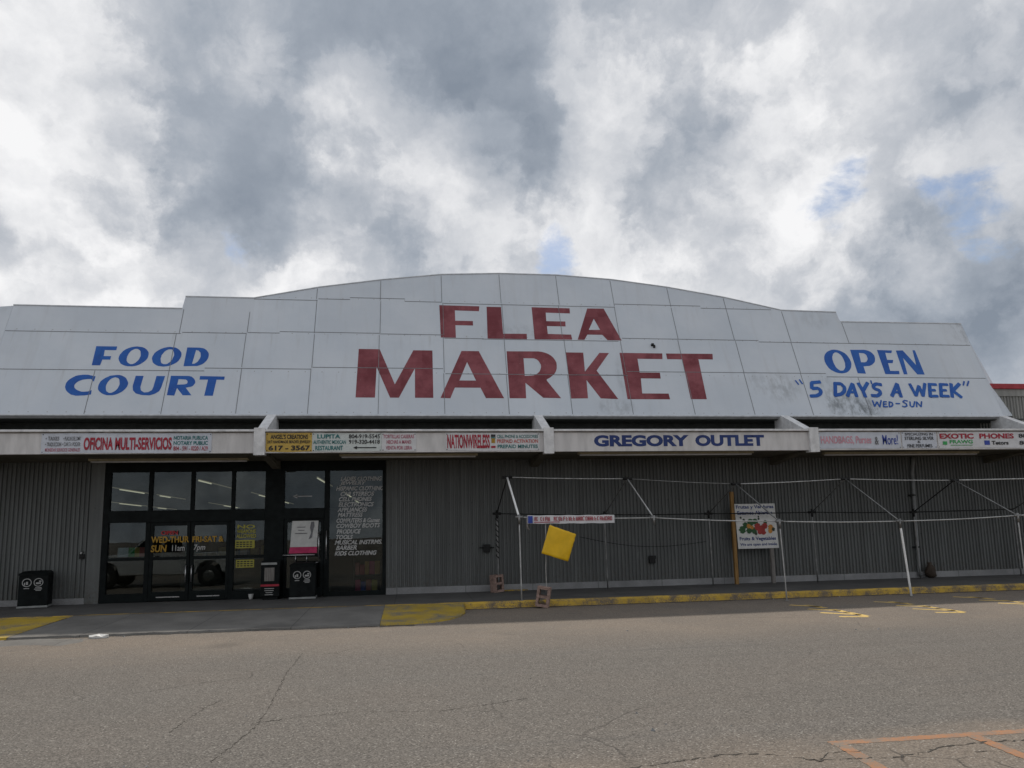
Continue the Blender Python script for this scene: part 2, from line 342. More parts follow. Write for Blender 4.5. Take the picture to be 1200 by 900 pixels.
def glass(name, tint=(0.62, 0.68, 0.68), refl=1.45):
    t = NT(name); t.t.nodes.remove(t.b)
    tr = t.n('ShaderNodeBsdfTransparent'); tr.inputs[0].default_value = (*tint, 1)
    gl = t.n('ShaderNodeBsdfGlossy'); gl.inputs[0].default_value = (0.9, 0.95, 0.95, 1); gl.inputs['Roughness'].default_value = 0.005
    fr = t.n('ShaderNodeFresnel'); fr.inputs[0].default_value = refl
    wv = t.noise(0.8, 2, 0.5)
    bp = t.n('ShaderNodeBump'); bp.inputs['Strength'].default_value = 0.03; bp.inputs['Distance'].default_value = 0.05; t.put(bp.inputs['Height'], wv)
    t.put(gl.inputs['Normal'], bp.outputs[0])
    mx = t.n('ShaderNodeMixShader'); t.put(mx.inputs[0], t.math('ADD', t.math('MULTIPLY', fr.outputs[0], t.range(t.noise(1.7, 5, 0.6), 0.3, 0.7, 0.7, 1.05)), 0.012))
    t.t.links.new(tr.outputs[0], mx.inputs[1]); t.t.links.new(gl.outputs[0], mx.inputs[2]); t.t.links.new(mx.outputs[0], t.out.inputs[0]); return t.m

M = dict(
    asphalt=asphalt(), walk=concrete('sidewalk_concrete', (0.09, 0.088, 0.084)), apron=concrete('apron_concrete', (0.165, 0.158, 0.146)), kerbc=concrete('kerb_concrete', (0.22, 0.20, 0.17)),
    yellow=worn_paint('kerb_yellow', (0.56, 0.36, 0.045), (0.13, 0.105, 0.08), 0.51, 2.6), yflare=worn_paint('flare_yellow', (0.44, 0.30, 0.025), (0.15, 0.14, 0.115), 0.54, 1.6),
    yline=worn_paint('line_yellow', (0.64, 0.44, 0.12), (0.22, 0.19, 0.155), 0.62, 3.0), orange=worn_paint('line_orange', (0.40, 0.16, 0.05), (0.18, 0.15, 0.12), 0.47, 5.0, 0.2),
    crack=plain('crack_dark', (0.055, 0.048, 0.04), 0.95),  # flat dark colour of the drawn cracks
    facade=facade_paint(), seam=plain('seam_grey', (0.20, 0.21, 0.22), 0.8), coping=plain('coping_grey', (0.55, 0.57, 0.59), 0.5),
    red=letter_paint('letter_red', (0.15, 0.017, 0.026), (0.26, 0.065, 0.078)), blue=letter_paint('letter_blue', (0.004, 0.075, 0.35), (0.008, 0.105, 0.41)), navy=letter_paint('letter_navy', (0.01, 0.03, 0.14), (0.015, 0.04, 0.17)),
    siding=siding('siding_grey', (0.138, 0.146, 0.142)), siding2=siding('siding_upper', (0.30, 0.30, 0.28)), base=concrete('base_concrete', (0.30, 0.30, 0.30)), dark=plain('dark_steel', (0.02, 0.022, 0.022), 0.6, var=0.3, spec=0.2),
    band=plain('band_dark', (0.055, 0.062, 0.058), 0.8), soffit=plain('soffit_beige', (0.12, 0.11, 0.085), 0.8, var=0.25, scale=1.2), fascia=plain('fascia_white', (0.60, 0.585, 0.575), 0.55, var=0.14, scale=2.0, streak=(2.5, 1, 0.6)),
    lip=plain('fascia_lip', (0.68, 0.68, 0.68), 0.4), lipdark=plain('lip_underside', (0.22, 0.20, 0.18), 0.8, var=0.5, scale=5), fixture=plain('fixture_beige', (0.34, 0.30, 0.20), 0.5), redcap=plain('coping_red', (0.36, 0.03, 0.04), 0.5),
    frame=plain('door_frame_black', (0.006, 0.009, 0.009), 0.5, var=0.3, spec=0.12), glass=glass('window_glass'), inside=plain('interior_dark', (0.05, 0.05, 0.048), 0.8), insidef=plain('interior_floor', (0.10, 0.095, 0.09), 0.4), insidec=plain('interior_ceiling', (0.16, 0.16, 0.15), 0.8),
    tube=glow('lit_tube', (1.0, 0.86, 0.62), 0.75), dimtube=glow('ageing_tube', (1.0, 0.82, 0.55), 0.12), chrome=plain('handle_metal', (0.55, 0.55, 0.55), 0.3, 0.9), roof=plain('roof_gravel', (0.25, 0.24, 0.22), 0.9),
    bin=plain('bin_black', (0.007, 0.009, 0.009), 0.6, var=0.35, spec=0.12), binrim=plain('bin_rim', (0.28, 0.29, 0.28), 0.6), ink=plain('print_white', (0.40, 0.40, 0.39), 0.6), winwhite=plain('window_white', (0.50, 0.50, 0.49), 0.6), winyellow=plain('window_yellow', (0.42, 0.24, 0.025), 0.6), winlemon=plain('window_lemon', (0.36, 0.33, 0.05), 0.6), winred=plain('window_red', (0.45, 0.02, 0.03), 0.6),
    black=plain('print_black', (0.02, 0.02, 0.022), 0.6), teal=plain('print_teal', (0.03, 0.17, 0.17), 0.6), green=plain('print_green', (0.04, 0.33, 0.09), 0.6), pred=plain('print_red', (0.36, 0.02, 0.04), 0.6), ppink=plain('print_pink', (0.62, 0.30, 0.36), 0.6), pred2=plain('print_coral', (0.50, 0.12, 0.10), 0.6), pblue=plain('print_blue', (0.03, 0.06, 0.32), 0.6), grey=plain('print_grey', (0.16, 0.16, 0.17), 0.6), rose=plain('print_rose', (0.42, 0.13, 0.18), 0.6),
    banner=plain('banner_white', (0.62, 0.62, 0.63), 0.45, var=0.08), banner_blue=plain('banner_pale', (0.55, 0.58, 0.64), 0.45, var=0.08), banner_yellow=plain('banner_gold', (0.52, 0.35, 0.07), 0.5, var=0.12), banner_cream=plain('banner_mint', (0.56, 0.60, 0.58), 0.5, var=0.1),
    pole=plain('pole_white', (0.45, 0.45, 0.44), 0.35, 0.2, var=0.25), poleb=plain('pole_bright', (0.85, 0.85, 0.83), 0.3, 0.0, var=0.1), steel=plain('pole_dull', (0.22, 0.22, 0.215), 0.45, 0.6, var=0.3), fitting_shade=plain('fitting_and_shaded_bar', (0.018, 0.018, 0.018), 0.6, var=0.3, spec=0.2),
    board=plain('board_yellow', (0.78, 0.47, 0.01), 0.5, var=0.12, scale=3), wood=plain('post_wood', (0.27, 0.15, 0.045), 0.7, var=0.3, streak=(6, 6, 0.6)), woodgrey=plain('post_grey', (0.19, 0.175, 0.16), 0.8, var=0.3, streak=(6, 6, 0.6)),
    block=plain('block_brown', (0.30, 0.205, 0.17), 0.9, var=0.35, scale=14), rope=plain('rope_white', (0.45, 0.43, 0.40), 0.8), rubber=plain('rubber', (0.02, 0.02, 0.02), 0.8), pipe=plain('pipe_grey', (0.20, 0.21, 0.21), 0.5), brown=plain('dark_brown', (0.05, 0.035, 0.025), 0.8),
    truck=plain('truck_white', (0.55, 0.56, 0.57), 0.3, var=0.06), truckglass=plain('truck_glass', (0.015, 0.02, 0.022), 0.08, spec=0.7), paper=plain('paper_white', (0.62, 0.62, 0.60), 0.7, var=0.1), magenta=plain('poster_magenta', (0.50, 0.03, 0.12), 0.6), fruit_r=plain('fruit_red', (0.33, 0.035, 0.03), 0.6), fruit_g=plain('fruit_green', (0.025, 0.09, 0.03), 0.6), fruit_o=plain('fruit_orange', (0.50, 0.22, 0.04), 0.6), fruit_d=plain('fruit_dark', (0.03, 0.05, 0.03), 0.6),
    dirt_shade=plain('gutter_contact_shade', (0.06, 0.052, 0.042), 0.95, var=0.4, scale=10),
)

# ------------------------------------------------------------------ builders
ORG = {}          # world origin of every unrotated parent
def tag(o, label=None, cat=None, group=None, kind=None):
    if label: o['label'] = label
    if cat: o['category'] = cat
    if group: o['group'] = group
    if kind: o['kind'] = kind
    return o
class MB:
    def __init__(s): s.b = bmesh.new(); s.mi = 0
    def face(s, vs):
        f = s.b.faces.new([s.b.verts.new(v) for v in vs]); f.material_index = s.mi; return f
    def box(s, x0, x1, y0, y1, z0, z1, bev=0.0, rot=None, piv=None):
        r = bmesh.ops.create_cube(s.b, size=1.0); vs = r['verts']
        for v in vs: v.co = Vector(((x0 + x1) / 2 + v.co.x * (x1 - x0), (y0 + y1) / 2 + v.co.y * (y1 - y0), (z0 + z1) / 2 + v.co.z * (z1 - z0)))
        fs = {f for v in vs for f in v.link_faces}
        for f in fs: f.material_index = s.mi
        if bev:
            es = list({e for f in fs for e in f.edges})
            rr = bmesh.ops.bevel(s.b, geom=es, offset=bev, segments=2, affect='EDGES', profile=0.6)
            vs = list({v for f in rr['faces'] for v in f.verts} | {v for v in vs if v.is_valid})
            for f in rr['faces']: f.material_index = s.mi
        if rot is not None:
            bmesh.ops.rotate(s.b, verts=vs, cent=piv or ((x0 + x1) / 2, (y0 + y1) / 2, (z0 + z1) / 2), matrix=rot)
        return vs
    def tube(s, pts, r, n=8, r1=None):
        pts = [Vector(p) for p in pts]; rings = []
        for i, p in enumerate(pts):
            d = (pts[min(i + 1, len(pts) - 1)] - pts[max(i - 1, 0)]).normalized()
            a = d.orthogonal().normalized() if i == 0 else (rings_a - d * rings_a.dot(d)).normalized()
            rings_a = a; bb = d.cross(a); rr = r if r1 is None else r + (r1 - r) * i / (len(pts) - 1)
            rings.append([s.b.verts.new(p + (a * math.cos(2 * math.pi * k / n) + bb * math.sin(2 * math.pi * k / n)) * rr) for k in range(n)])
        for i in range(len(rings) - 1):
            for k in range(n):
                f = s.b.faces.new((rings[i][k], rings[i][(k + 1) % n], rings[i + 1][(k + 1) % n], rings[i + 1][k])); f.material_index = s.mi; f.smooth = True
        for rg in (rings[0], rings[-1]):
            f = s.b.faces.new(rg); f.material_index = s.mi
    def lathe(s, c, prof, n=20, ax='z'):
        rings = []
        for r, h in prof:
            ring = []
            for k in range(n):
                a = 2 * math.pi * k / n; x, y = r * math.cos(a), r * math.sin(a)
                ring.append(s.b.verts.new(Vector(c) + (Vector((x, y, h)) if ax == 'z' else Vector((x, h, y)) if ax == 'y' else Vector((h, x, y)))))
            rings.append(ring)
        for i in range(len(rings) - 1):
            for k in range(n):
                f = s.b.faces.new((rings[i][k], rings[i][(k + 1) % n], rings[i + 1][(k + 1) % n], rings[i + 1][k])); f.material_index = s.mi; f.smooth = True
        for rg in (rings[0], rings[-1]):
            f = s.b.faces.new(rg); f.material_index = s.mi
    def prism(s, pts, vec):
        a = [s.b.verts.new(p) for p in pts]; c = [s.b.verts.new(Vector(p) + Vector(vec)) for p in pts]
        n = len(a)
        for f in [s.b.faces.new(a), s.b.faces.new(c[::-1])] + [s.b.faces.new((a[i], c[i], c[(i + 1) % n], a[(i + 1) % n])) for i in range(n)]:
            f.material_index = s.mi
    def outline(s, loops, to3):
        """flat painted shape with holes; to3 maps (a, b) to a point"""
        es = []
        for lp in loops:
            vs = [s.b.verts.new(to3(*p)) for p in lp]
            es += [s.b.edges.new((vs[i], vs[(i + 1) % len(vs)])) for i in range(len(vs))]
        r = bmesh.ops.triangle_fill(s.b, edges=es, use_beauty=True, use_dissolve=False)
        for f in r['geom']:
            if isinstance(f, bmesh.types.BMFace): f.material_index = s.mi
    def build(s, name, mats, parent=None, org=None, recalc=True, facing=None):
        if recalc: bmesh.ops.recalc_face_normals(s.b, faces=s.b.faces[:])
        if facing is not None:
            bad = [f for f in s.b.faces if f.normal.dot(Vector(facing)) < 0]
            if bad: bmesh.ops.reverse_faces(s.b, faces=bad)
        o_ = Vector(org) if org is not None else (ORG.get(parent.name, Vector()) if parent else Vector())
        for v in s.b.verts: v.co -= o_
        me = bpy.data.meshes.new(name); s.b.to_mesh(me); s.b.free()
        for m in (mats if isinstance(mats, (list, tuple)) else [mats]): me.materials.append(m)
        o = bpy.data.objects.new(name, me); col.objects.link(o)
        if parent: o.parent = parent; ORG[o.name] = o_
        else: o.location = o_; ORG[o.name] = o_
        return o
def thing(name, label, cat, loc, group=None, rz=0.0):
    o = bpy.data.objects.new(name, None); col.objects.link(o); o.location = loc; o.rotation_euler = (0, 0, rz); o.empty_display_size = 0.2
    ORG[o.name] = Vector(loc) if rz == 0 else Vector((0, 0, 0))
    return tag(o, label, cat, group)
def struct(name, mb, mat): return tag(mb.build(name, mat), kind='structure')

_cache = {}
def text_mesh(body, bold=0.0, shear=0.0):
    k = (body, bold, shear)
    if k not in _cache:
        cu = bpy.data.curves.new('writing', 'FONT'); cu.body = body; cu.offset = bold; cu.shear = shear; cu.resolution_u = 4; cu.align_x = 'LEFT'; cu.fill_mode = 'FRONT' if hasattr(cu, 'fill_mode') else cu.fill_mode
        o = bpy.data.objects.new('writing', cu); col.objects.link(o)
        dg = bpy.context.evaluated_depsgraph_get(); dg.update()
        me = bpy.data.meshes.new_from_object(o.evaluated_get(dg))
        vs = [v.co.copy() for v in me.vertices]; fs = [list(p.vertices) for p in me.polygons]
        bpy.data.objects.remove(o); bpy.data.curves.remove(cu); bpy.data.meshes.remove(me)
        x0 = min(v.x for v in vs); x1 = max(v.x for v in vs); y0 = min(v.y for v in vs); y1 = max(v.y for v in vs)
        _cache[k] = ([((v.x - x0) / (x1 - x0), (v.y - y0) / (y1 - y0)) for v in vs], fs)
    return _cache[k]
def put_text(mb, body, x0, x1, z0, z1, y, bold=0.02, shear=0.0, to3=None):
    """writing fitted to a box on a plane facing the street"""
    vs, fs = text_mesh(body, bold, shear)
    f3 = to3 or (lambda a, b: (a, y, b))
    nv = [mb.b.verts.new(f3(x0 + u * (x1 - x0), z0 + w * (z1 - z0))) for u, w in vs]
    for f in fs:
        try: mb.b.faces.new([nv[i] for i in f]).material_index = mb.mi
        except ValueError: pass
def copy_tree(o, parent=None):
    c = o.copy(); col.objects.link(c); c.parent = parent
    for ch in list(o.children): copy_tree(ch, c)
    return c

# traced shapes of the painted writing: (along the front, up the slope) in metres
LETTERS = {
 'flea': [
  [[(0.78,3.67),(1.93,3.66),(1.91,3.48),(1.22,3.49),(1.22,3.12),(1.72,3.12),(1.72,2.96),(1.22,2.96),(1.22,2.52),(0.8,2.52)]],
  [[(2.14,3.65),(2.56,3.65),(2.56,2.69),(3.24,2.7),(3.23,2.51),(2.11,2.51)]],
  [[(3.46,3.67),(4.59,3.66),(4.58,3.47),(3.86,3.48),(3.85,3.17),(4.41,3.17),(4.4,2.99),(3.85,2.99),(3.85,2.71),(4.53,2.7),(4.54,2.52),(3.45,2.51)]],
  [[(5.12,3.67),(5.62,3.68),(6.0,2.52),(5.58,2.52),(5.45,2.71),(5.01,2.71),(4.9,2.52),(4.7,2.52)],[(5.27,3.29),(5.41,2.89),(5.07,2.88)]],
 ],
 'market': [
  [[(-1.43,2.09),(-0.87,2.09),(-0.45,0.95),(0.04,2.07),(0.56,2.07),(0.56,0.53),(0.08,0.53),(0.08,1.47),(-0.34,0.53),(-0.57,0.53),(-0.94,1.51),(-0.96,0.53),(-1.46,0.53)]],
  [[(1.36,2.07),(1.84,2.07),(2.45,0.53),(1.96,0.53),(1.83,0.86),(1.14,0.86),(1.01,0.52),(0.75,0.53)],[(1.5,1.7),(1.72,1.09),(1.27,1.09)]],
  [[(2.62,2.08),(3.51,2.09),(3.61,2.08),(3.7,2.05),(3.79,2.01),(3.87,1.95),(3.93,1.88),(3.97,1.8),(4.0,1.71),(4.0,1.62),(3.99,1.52),(3.96,1.43),(3.91,1.34),(3.84,1.27),(3.76,1.2),(3.67,1.15),(3.67,1.11),(4.01,0.54),(3.52,0.55),(3.07,1.03),(3.05,0.53),(2.6,0.53)],[(3.08,1.85),(3.3,1.85),(3.37,1.85),(3.44,1.82),(3.49,1.77),(3.52,1.71),(3.55,1.64),(3.55,1.56),(3.53,1.49),(3.5,1.42),(3.45,1.36),(3.39,1.31),(3.32,1.28),(3.25,1.27),(3.07,1.26)]],
  [[(4.31,2.07),(4.81,2.07),(4.78,1.42),(5.28,2.07),(5.56,2.07),(5.12,1.46),(5.61,0.52),(5.12,0.54),(4.79,1.14),(4.76,0.54),(4.29,0.53)]],
  [[(5.87,2.08),(7.14,2.08),(7.11,1.88),(6.37,1.88),(6.36,1.41),(6.95,1.41),(6.94,1.21),(6.36,1.21),(6.32,0.71),(7.08,0.71),(7.09,0.52),(5.87,0.52)]],
  [[(7.25,2.08),(8.66,2.09),(8.63,1.89),(8.19,1.89),(8.16,0.53),(7.69,0.53),(7.7,1.88),(7.25,1.88)]],
 ],
 'food': [
  [[(-8.09,2.06),(-7.58,2.06),(-7.58,1.94),(-7.86,1.94),(-7.85,1.75),(-7.67,1.75),(-7.67,1.64),(-7.86,1.64),(-7.88,1.46),(-8.08,1.46)]],
  [[(-6.77,1.75),(-6.78,1.69),(-6.81,1.63),(-6.85,1.58),(-6.9,1.53),(-6.95,1.49),(-7.02,1.46),(-7.09,1.44),(-7.16,1.44),(-7.22,1.44),(-7.29,1.46),(-7.35,1.49),(-7.4,1.52),(-7.43,1.57),(-7.46,1.62),(-7.48,1.68),(-7.48,1.74),(-7.47,1.8),(-7.44,1.86),(-7.41,1.92),(-7.36,1.97),(-7.3,2.01),(-7.24,2.04),(-7.17,2.06),(-7.1,2.07),(-7.03,2.06),(-6.96,2.05),(-6.9,2.02),(-6.85,1.98),(-6.81,1.93),(-6.78,1.88),(-6.77,1.82)],[(-6.96,1.75),(-6.97,1.71),(-6.98,1.66),(-7.0,1.62),(-7.03,1.58),(-7.05,1.55),(-7.08,1.53),(-7.11,1.51),(-7.14,1.51),(-7.17,1.51),(-7.2,1.53),(-7.23,1.55),(-7.25,1.58),(-7.27,1.61),(-7.28,1.66),(-7.28,1.7),(-7.28,1.75),(-7.27,1.79),(-7.26,1.84),(-7.24,1.88),(-7.22,1.92),(-7.19,1.95),(-7.16,1.97),(-7.13,1.99),(-7.1,1.99),(-7.07,1.99),(-7.04,1.97),(-7.01,1.95),(-6.99,1.92),(-6.98,1.89),(-6.97,1.84),(-6.96,1.8)]],
  [[(-5.96,1.76),(-5.98,1.7),(-6.0,1.64),(-6.04,1.58),(-6.09,1.54),(-6.15,1.5),(-6.21,1.47),(-6.28,1.45),(-6.35,1.44),(-6.42,1.45),(-6.48,1.46),(-6.54,1.49),(-6.59,1.53),(-6.63,1.57),(-6.65,1.63),(-6.67,1.69),(-6.67,1.75),(-6.65,1.81),(-6.63,1.87),(-6.59,1.92),(-6.54,1.97),(-6.48,2.01),(-6.42,2.04),(-6.35,2.06),(-6.28,2.07),(-6.21,2.06),(-6.14,2.05),(-6.09,2.02),(-6.04,1.98),(-6.0,1.93),(-5.97,1.88),(-5.96,1.82)],[(-6.15,1.75),(-6.16,1.71),(-6.17,1.66),(-6.19,1.62),(-6.21,1.59),(-6.24,1.56),(-6.27,1.53),(-6.3,1.52),(-6.33,1.52),(-6.36,1.52),(-6.38,1.53),(-6.41,1.55),(-6.43,1.58),(-6.44,1.62),(-6.45,1.66),(-6.46,1.7),(-6.45,1.75),(-6.45,1.8),(-6.43,1.84),(-6.41,1.88),(-6.39,1.92),(-6.36,1.95),(-6.33,1.97),(-6.3,1.99),(-6.27,1.99),(-6.24,1.99),(-6.21,1.98),(-6.19,1.95),(-6.17,1.92),(-6.16,1.89),(-6.15,1.85),(-6.14,1.8)]],
  [[(-5.85,2.06),(-5.56,2.06),(-5.5,2.05),(-5.44,2.04),(-5.39,2.01),(-5.35,1.97),(-5.32,1.93),(-5.29,1.88),(-5.28,1.82),(-5.28,1.76),(-5.29,1.71),(-5.31,1.65),(-5.34,1.6),(-5.38,1.55),(-5.42,1.52),(-5.48,1.49),(-5.53,1.47),(-5.59,1.47),(-5.86,1.46)],[(-5.62,1.98),(-5.59,1.97),(-5.55,1.96),(-5.53,1.93),(-5.5,1.9),(-5.49,1.85),(-5.48,1.81),(-5.48,1.76),(-5.49,1.71),(-5.51,1.66),(-5.53,1.61),(-5.56,1.58),(-5.59,1.55),(-5.63,1.54),(-5.66,1.54)]],
 ],
 'court': [
  [[(-7.92,1.12),(-7.93,0.96),(-8.01,1.04),(-8.08,1.04),(-8.14,1.03),(-8.2,1.02),(-8.24,1.0),(-8.29,0.97),(-8.32,0.94),(-8.34,0.91),(-8.36,0.87),(-8.36,0.83),(-8.35,0.79),(-8.33,0.76),(-8.29,0.72),(-8.25,0.7),(-8.21,0.68),(-8.15,0.66),(-8.1,0.66),(-8.01,0.67),(-7.93,0.71),(-7.92,0.58),(-8.07,0.55),(-8.27,0.54),(-8.33,0.56),(-8.38,0.57),(-8.42,0.6),(-8.46,0.63),(-8.5,0.67),(-8.53,0.71),(-8.55,0.75),(-8.57,0.8),(-8.57,0.85),(-8.57,0.9),(-8.56,0.94),(-8.54,0.99),(-8.51,1.03),(-8.47,1.07),(-8.43,1.1),(-8.39,1.13),(-8.34,1.15),(-8.28,1.16),(-8.23,1.17),(-8.11,1.17)]],
  [[(-7.11,0.86),(-7.12,0.81),(-7.15,0.75),(-7.19,0.69),(-7.23,0.65),(-7.29,0.61),(-7.35,0.58),(-7.42,0.56),(-7.49,0.56),(-7.55,0.56),(-7.61,0.58),(-7.67,0.61),(-7.72,0.65),(-7.76,0.69),(-7.79,0.74),(-7.8,0.8),(-7.8,0.86),(-7.79,0.92),(-7.77,0.98),(-7.73,1.03),(-7.68,1.08),(-7.63,1.11),(-7.57,1.15),(-7.5,1.16),(-7.43,1.17),(-7.36,1.17),(-7.3,1.15),(-7.24,1.12),(-7.19,1.08),(-7.16,1.03),(-7.13,0.98),(-7.11,0.93)],[(-7.31,0.86),(-7.32,0.82),(-7.33,0.77),(-7.35,0.73),(-7.37,0.7),(-7.4,0.67),(-7.43,0.65),(-7.46,0.63),(-7.49,0.63),(-7.51,0.63),(-7.54,0.65),(-7.57,0.67),(-7.59,0.7),(-7.6,0.73),(-7.61,0.77),(-7.62,0.81),(-7.62,0.86),(-7.61,0.91),(-7.6,0.95),(-7.58,0.99),(-7.56,1.03),(-7.53,1.06),(-7.5,1.08),(-7.47,1.09),(-7.45,1.1),(-7.42,1.09),(-7.39,1.08),(-7.36,1.06),(-7.34,1.03),(-7.33,0.99),(-7.32,0.95),(-7.31,0.91)]],
  [[(-6.97,1.15),(-6.78,1.15),(-6.8,0.81),(-6.77,0.71),(-6.69,0.65),(-6.59,0.66),(-6.51,0.72),(-6.49,0.82),(-6.47,1.15),(-6.26,1.15),(-6.3,0.8),(-6.33,0.69),(-6.42,0.61),(-6.55,0.56),(-6.73,0.57),(-6.88,0.62),(-6.96,0.71),(-6.99,0.84)]],
  [[(-6.12,1.16),(-5.73,1.16),(-5.68,1.16),(-5.62,1.14),(-5.58,1.11),(-5.54,1.07),(-5.52,1.03),(-5.5,0.98),(-5.5,0.94),(-5.52,0.9),(-5.54,0.86),(-5.58,0.83),(-5.71,0.8),(-5.54,0.57),(-5.75,0.57),(-5.92,0.79),(-5.95,0.56),(-6.13,0.57)],[(-5.92,1.06),(-5.78,1.05),(-5.75,1.05),(-5.72,1.03),(-5.7,1.01),(-5.69,0.98),(-5.69,0.95),(-5.7,0.92),(-5.73,0.91),(-5.76,0.9),(-5.93,0.89)]],
  [[(-5.41,1.16),(-4.8,1.15),(-4.8,1.05),(-4.99,1.05),(-5.02,0.56),(-5.23,0.56),(-5.2,1.05),(-5.41,1.05)]],
 ],
 'open': [
  [[(12.94,1.88),(12.93,1.8),(12.9,1.72),(12.86,1.64),(12.8,1.57),(12.74,1.52),(12.67,1.48),(12.59,1.46),(12.51,1.45),(12.43,1.46),(12.35,1.48),(12.28,1.52),(12.21,1.57),(12.16,1.63),(12.13,1.71),(12.11,1.78),(12.1,1.87),(12.11,1.95),(12.13,2.03),(12.17,2.11),(12.23,2.18),(12.29,2.23),(12.37,2.27),(12.45,2.3),(12.53,2.31),(12.61,2.3),(12.69,2.28),(12.76,2.24),(12.83,2.19),(12.88,2.12),(12.91,2.05),(12.93,1.97)],[(12.73,1.88),(12.73,1.81),(12.71,1.75),(12.7,1.69),(12.67,1.64),(12.64,1.6),(12.61,1.57),(12.58,1.55),(12.54,1.55),(12.5,1.55),(12.47,1.57),(12.44,1.6),(12.41,1.64),(12.39,1.69),(12.38,1.75),(12.37,1.81),(12.37,1.87),(12.37,1.94),(12.38,2.0),(12.4,2.06),(12.43,2.11),(12.45,2.15),(12.49,2.18),(12.52,2.2),(12.56,2.21),(12.6,2.2),(12.63,2.18),(12.66,2.15),(12.69,2.11),(12.71,2.06),(12.72,2.0),(12.73,1.94)]],
  [[(13.05,2.31),(13.5,2.32),(13.56,2.31),(13.62,2.29),(13.68,2.26),(13.72,2.22),(13.75,2.17),(13.77,2.12),(13.77,2.06),(13.76,2.0),(13.74,1.94),(13.71,1.88),(13.66,1.83),(13.61,1.79),(13.54,1.75),(13.48,1.73),(13.29,1.71),(13.28,1.45),(13.02,1.46)],[(13.3,2.2),(13.44,2.19),(13.47,2.18),(13.5,2.15),(13.52,2.11),(13.52,2.07),(13.52,2.02),(13.51,1.97),(13.48,1.93),(13.45,1.89),(13.41,1.87),(13.38,1.86),(13.26,1.86)]],
  [[(13.93,2.32),(14.42,2.31),(14.37,2.21),(14.17,2.22),(14.14,1.96),(14.34,1.96),(14.28,1.84),(14.13,1.84),(14.1,1.56),(14.39,1.56),(14.36,1.44),(13.9,1.44)]],
  [[(14.55,2.31),(14.78,2.32),(15.03,1.78),(15.11,2.33),(15.19,2.33),(15.18,1.44),(14.94,1.44),(14.69,2.04),(14.62,1.44),(14.5,1.44)]],
 ],
}
BRUSH = [
 (0.034,[(10.98,1.18),(11.04,1.05)]),
 (0.034,[(11.11,1.21),(11.16,1.07)]),
 (0.038,[(16.38,1.2),(16.3,1.07)]),
 (0.038,[(16.53,1.21),(16.42,1.05)]),
 (0.077,[(11.73,1.14),(11.46,1.11),(11.41,0.91),(11.61,0.92),(11.67,0.83),(11.61,0.72),(11.48,0.66),(11.31,0.65)]),
 (0.077,[(12.19,1.1),(12.07,0.68)]),
 (0.077,[(12.17,1.09),(12.37,1.08),(12.44,0.95),(12.39,0.82),(12.26,0.72),(12.06,0.68)]),
 (0.077,[(12.44,0.66),(12.73,1.09),(12.72,0.66)]),
 (0.054,[(12.56,0.79),(12.72,0.79)]),
 (0.077,[(12.92,1.1),(12.98,0.84),(13.21,1.11)]),
 (0.077,[(12.98,0.85),(12.99,0.65)]),
 (0.034,[(13.35,1.2),(13.34,1.1)]),
 (0.077,[(13.63,1.06),(13.48,1.09),(13.36,1.02),(13.37,0.92),(13.51,0.86),(13.5,0.75),(13.38,0.67),(13.22,0.68)]),
 (0.077,[(13.84,0.67),(14.15,1.1),(14.12,0.66)]),
 (0.054,[(13.96,0.8),(14.14,0.8)]),
 (0.069,[(14.56,1.09),(14.61,0.68),(14.83,1.03),(14.83,0.67),(15.05,1.1)]),
 (0.077,[(15.2,1.1),(15.06,0.66)]),
 (0.065,[(15.19,1.09),(15.4,1.08)]),
 (0.061,[(15.13,0.88),(15.29,0.88)]),
 (0.065,[(15.07,0.67),(15.29,0.67)]),
 (0.077,[(15.56,1.1),(15.42,0.67)]),
 (0.065,[(15.56,1.09),(15.77,1.08)]),
 (0.061,[(15.5,0.88),(15.65,0.88)]),
 (0.065,[(15.43,0.68),(15.65,0.67)]),
 (0.077,[(15.91,1.11),(15.77,0.66)]),
 (0.077,[(16.18,1.11),(15.87,0.87),(16.05,0.65)]),
 (0.034,[(13.17,0.51),(13.17,0.31),(13.3,0.47),(13.32,0.29),(13.44,0.51)]),
 (0.034,[(13.5,0.47),(13.45,0.3)]),
 (0.034,[(13.5,0.47),(13.59,0.47)]),
 (0.034,[(13.48,0.39),(13.56,0.39)]),
 (0.034,[(13.45,0.3),(13.56,0.3)]),
 (0.034,[(13.68,0.47),(13.63,0.3)]),
 (0.034,[(13.68,0.47),(13.76,0.44),(13.76,0.37),(13.69,0.31),(13.63,0.3)]),
 (0.034,[(13.87,0.41),(13.99,0.41)]),
 (0.034,[(14.27,0.5),(14.18,0.52),(14.11,0.47),(14.2,0.4),(14.19,0.33),(14.11,0.3),(14.05,0.32)]),
 (0.034,[(14.34,0.48),(14.3,0.34),(14.34,0.3),(14.4,0.32),(14.49,0.48)]),
 (0.034,[(14.49,0.3),(14.55,0.48),(14.63,0.3),(14.71,0.48)]),
]

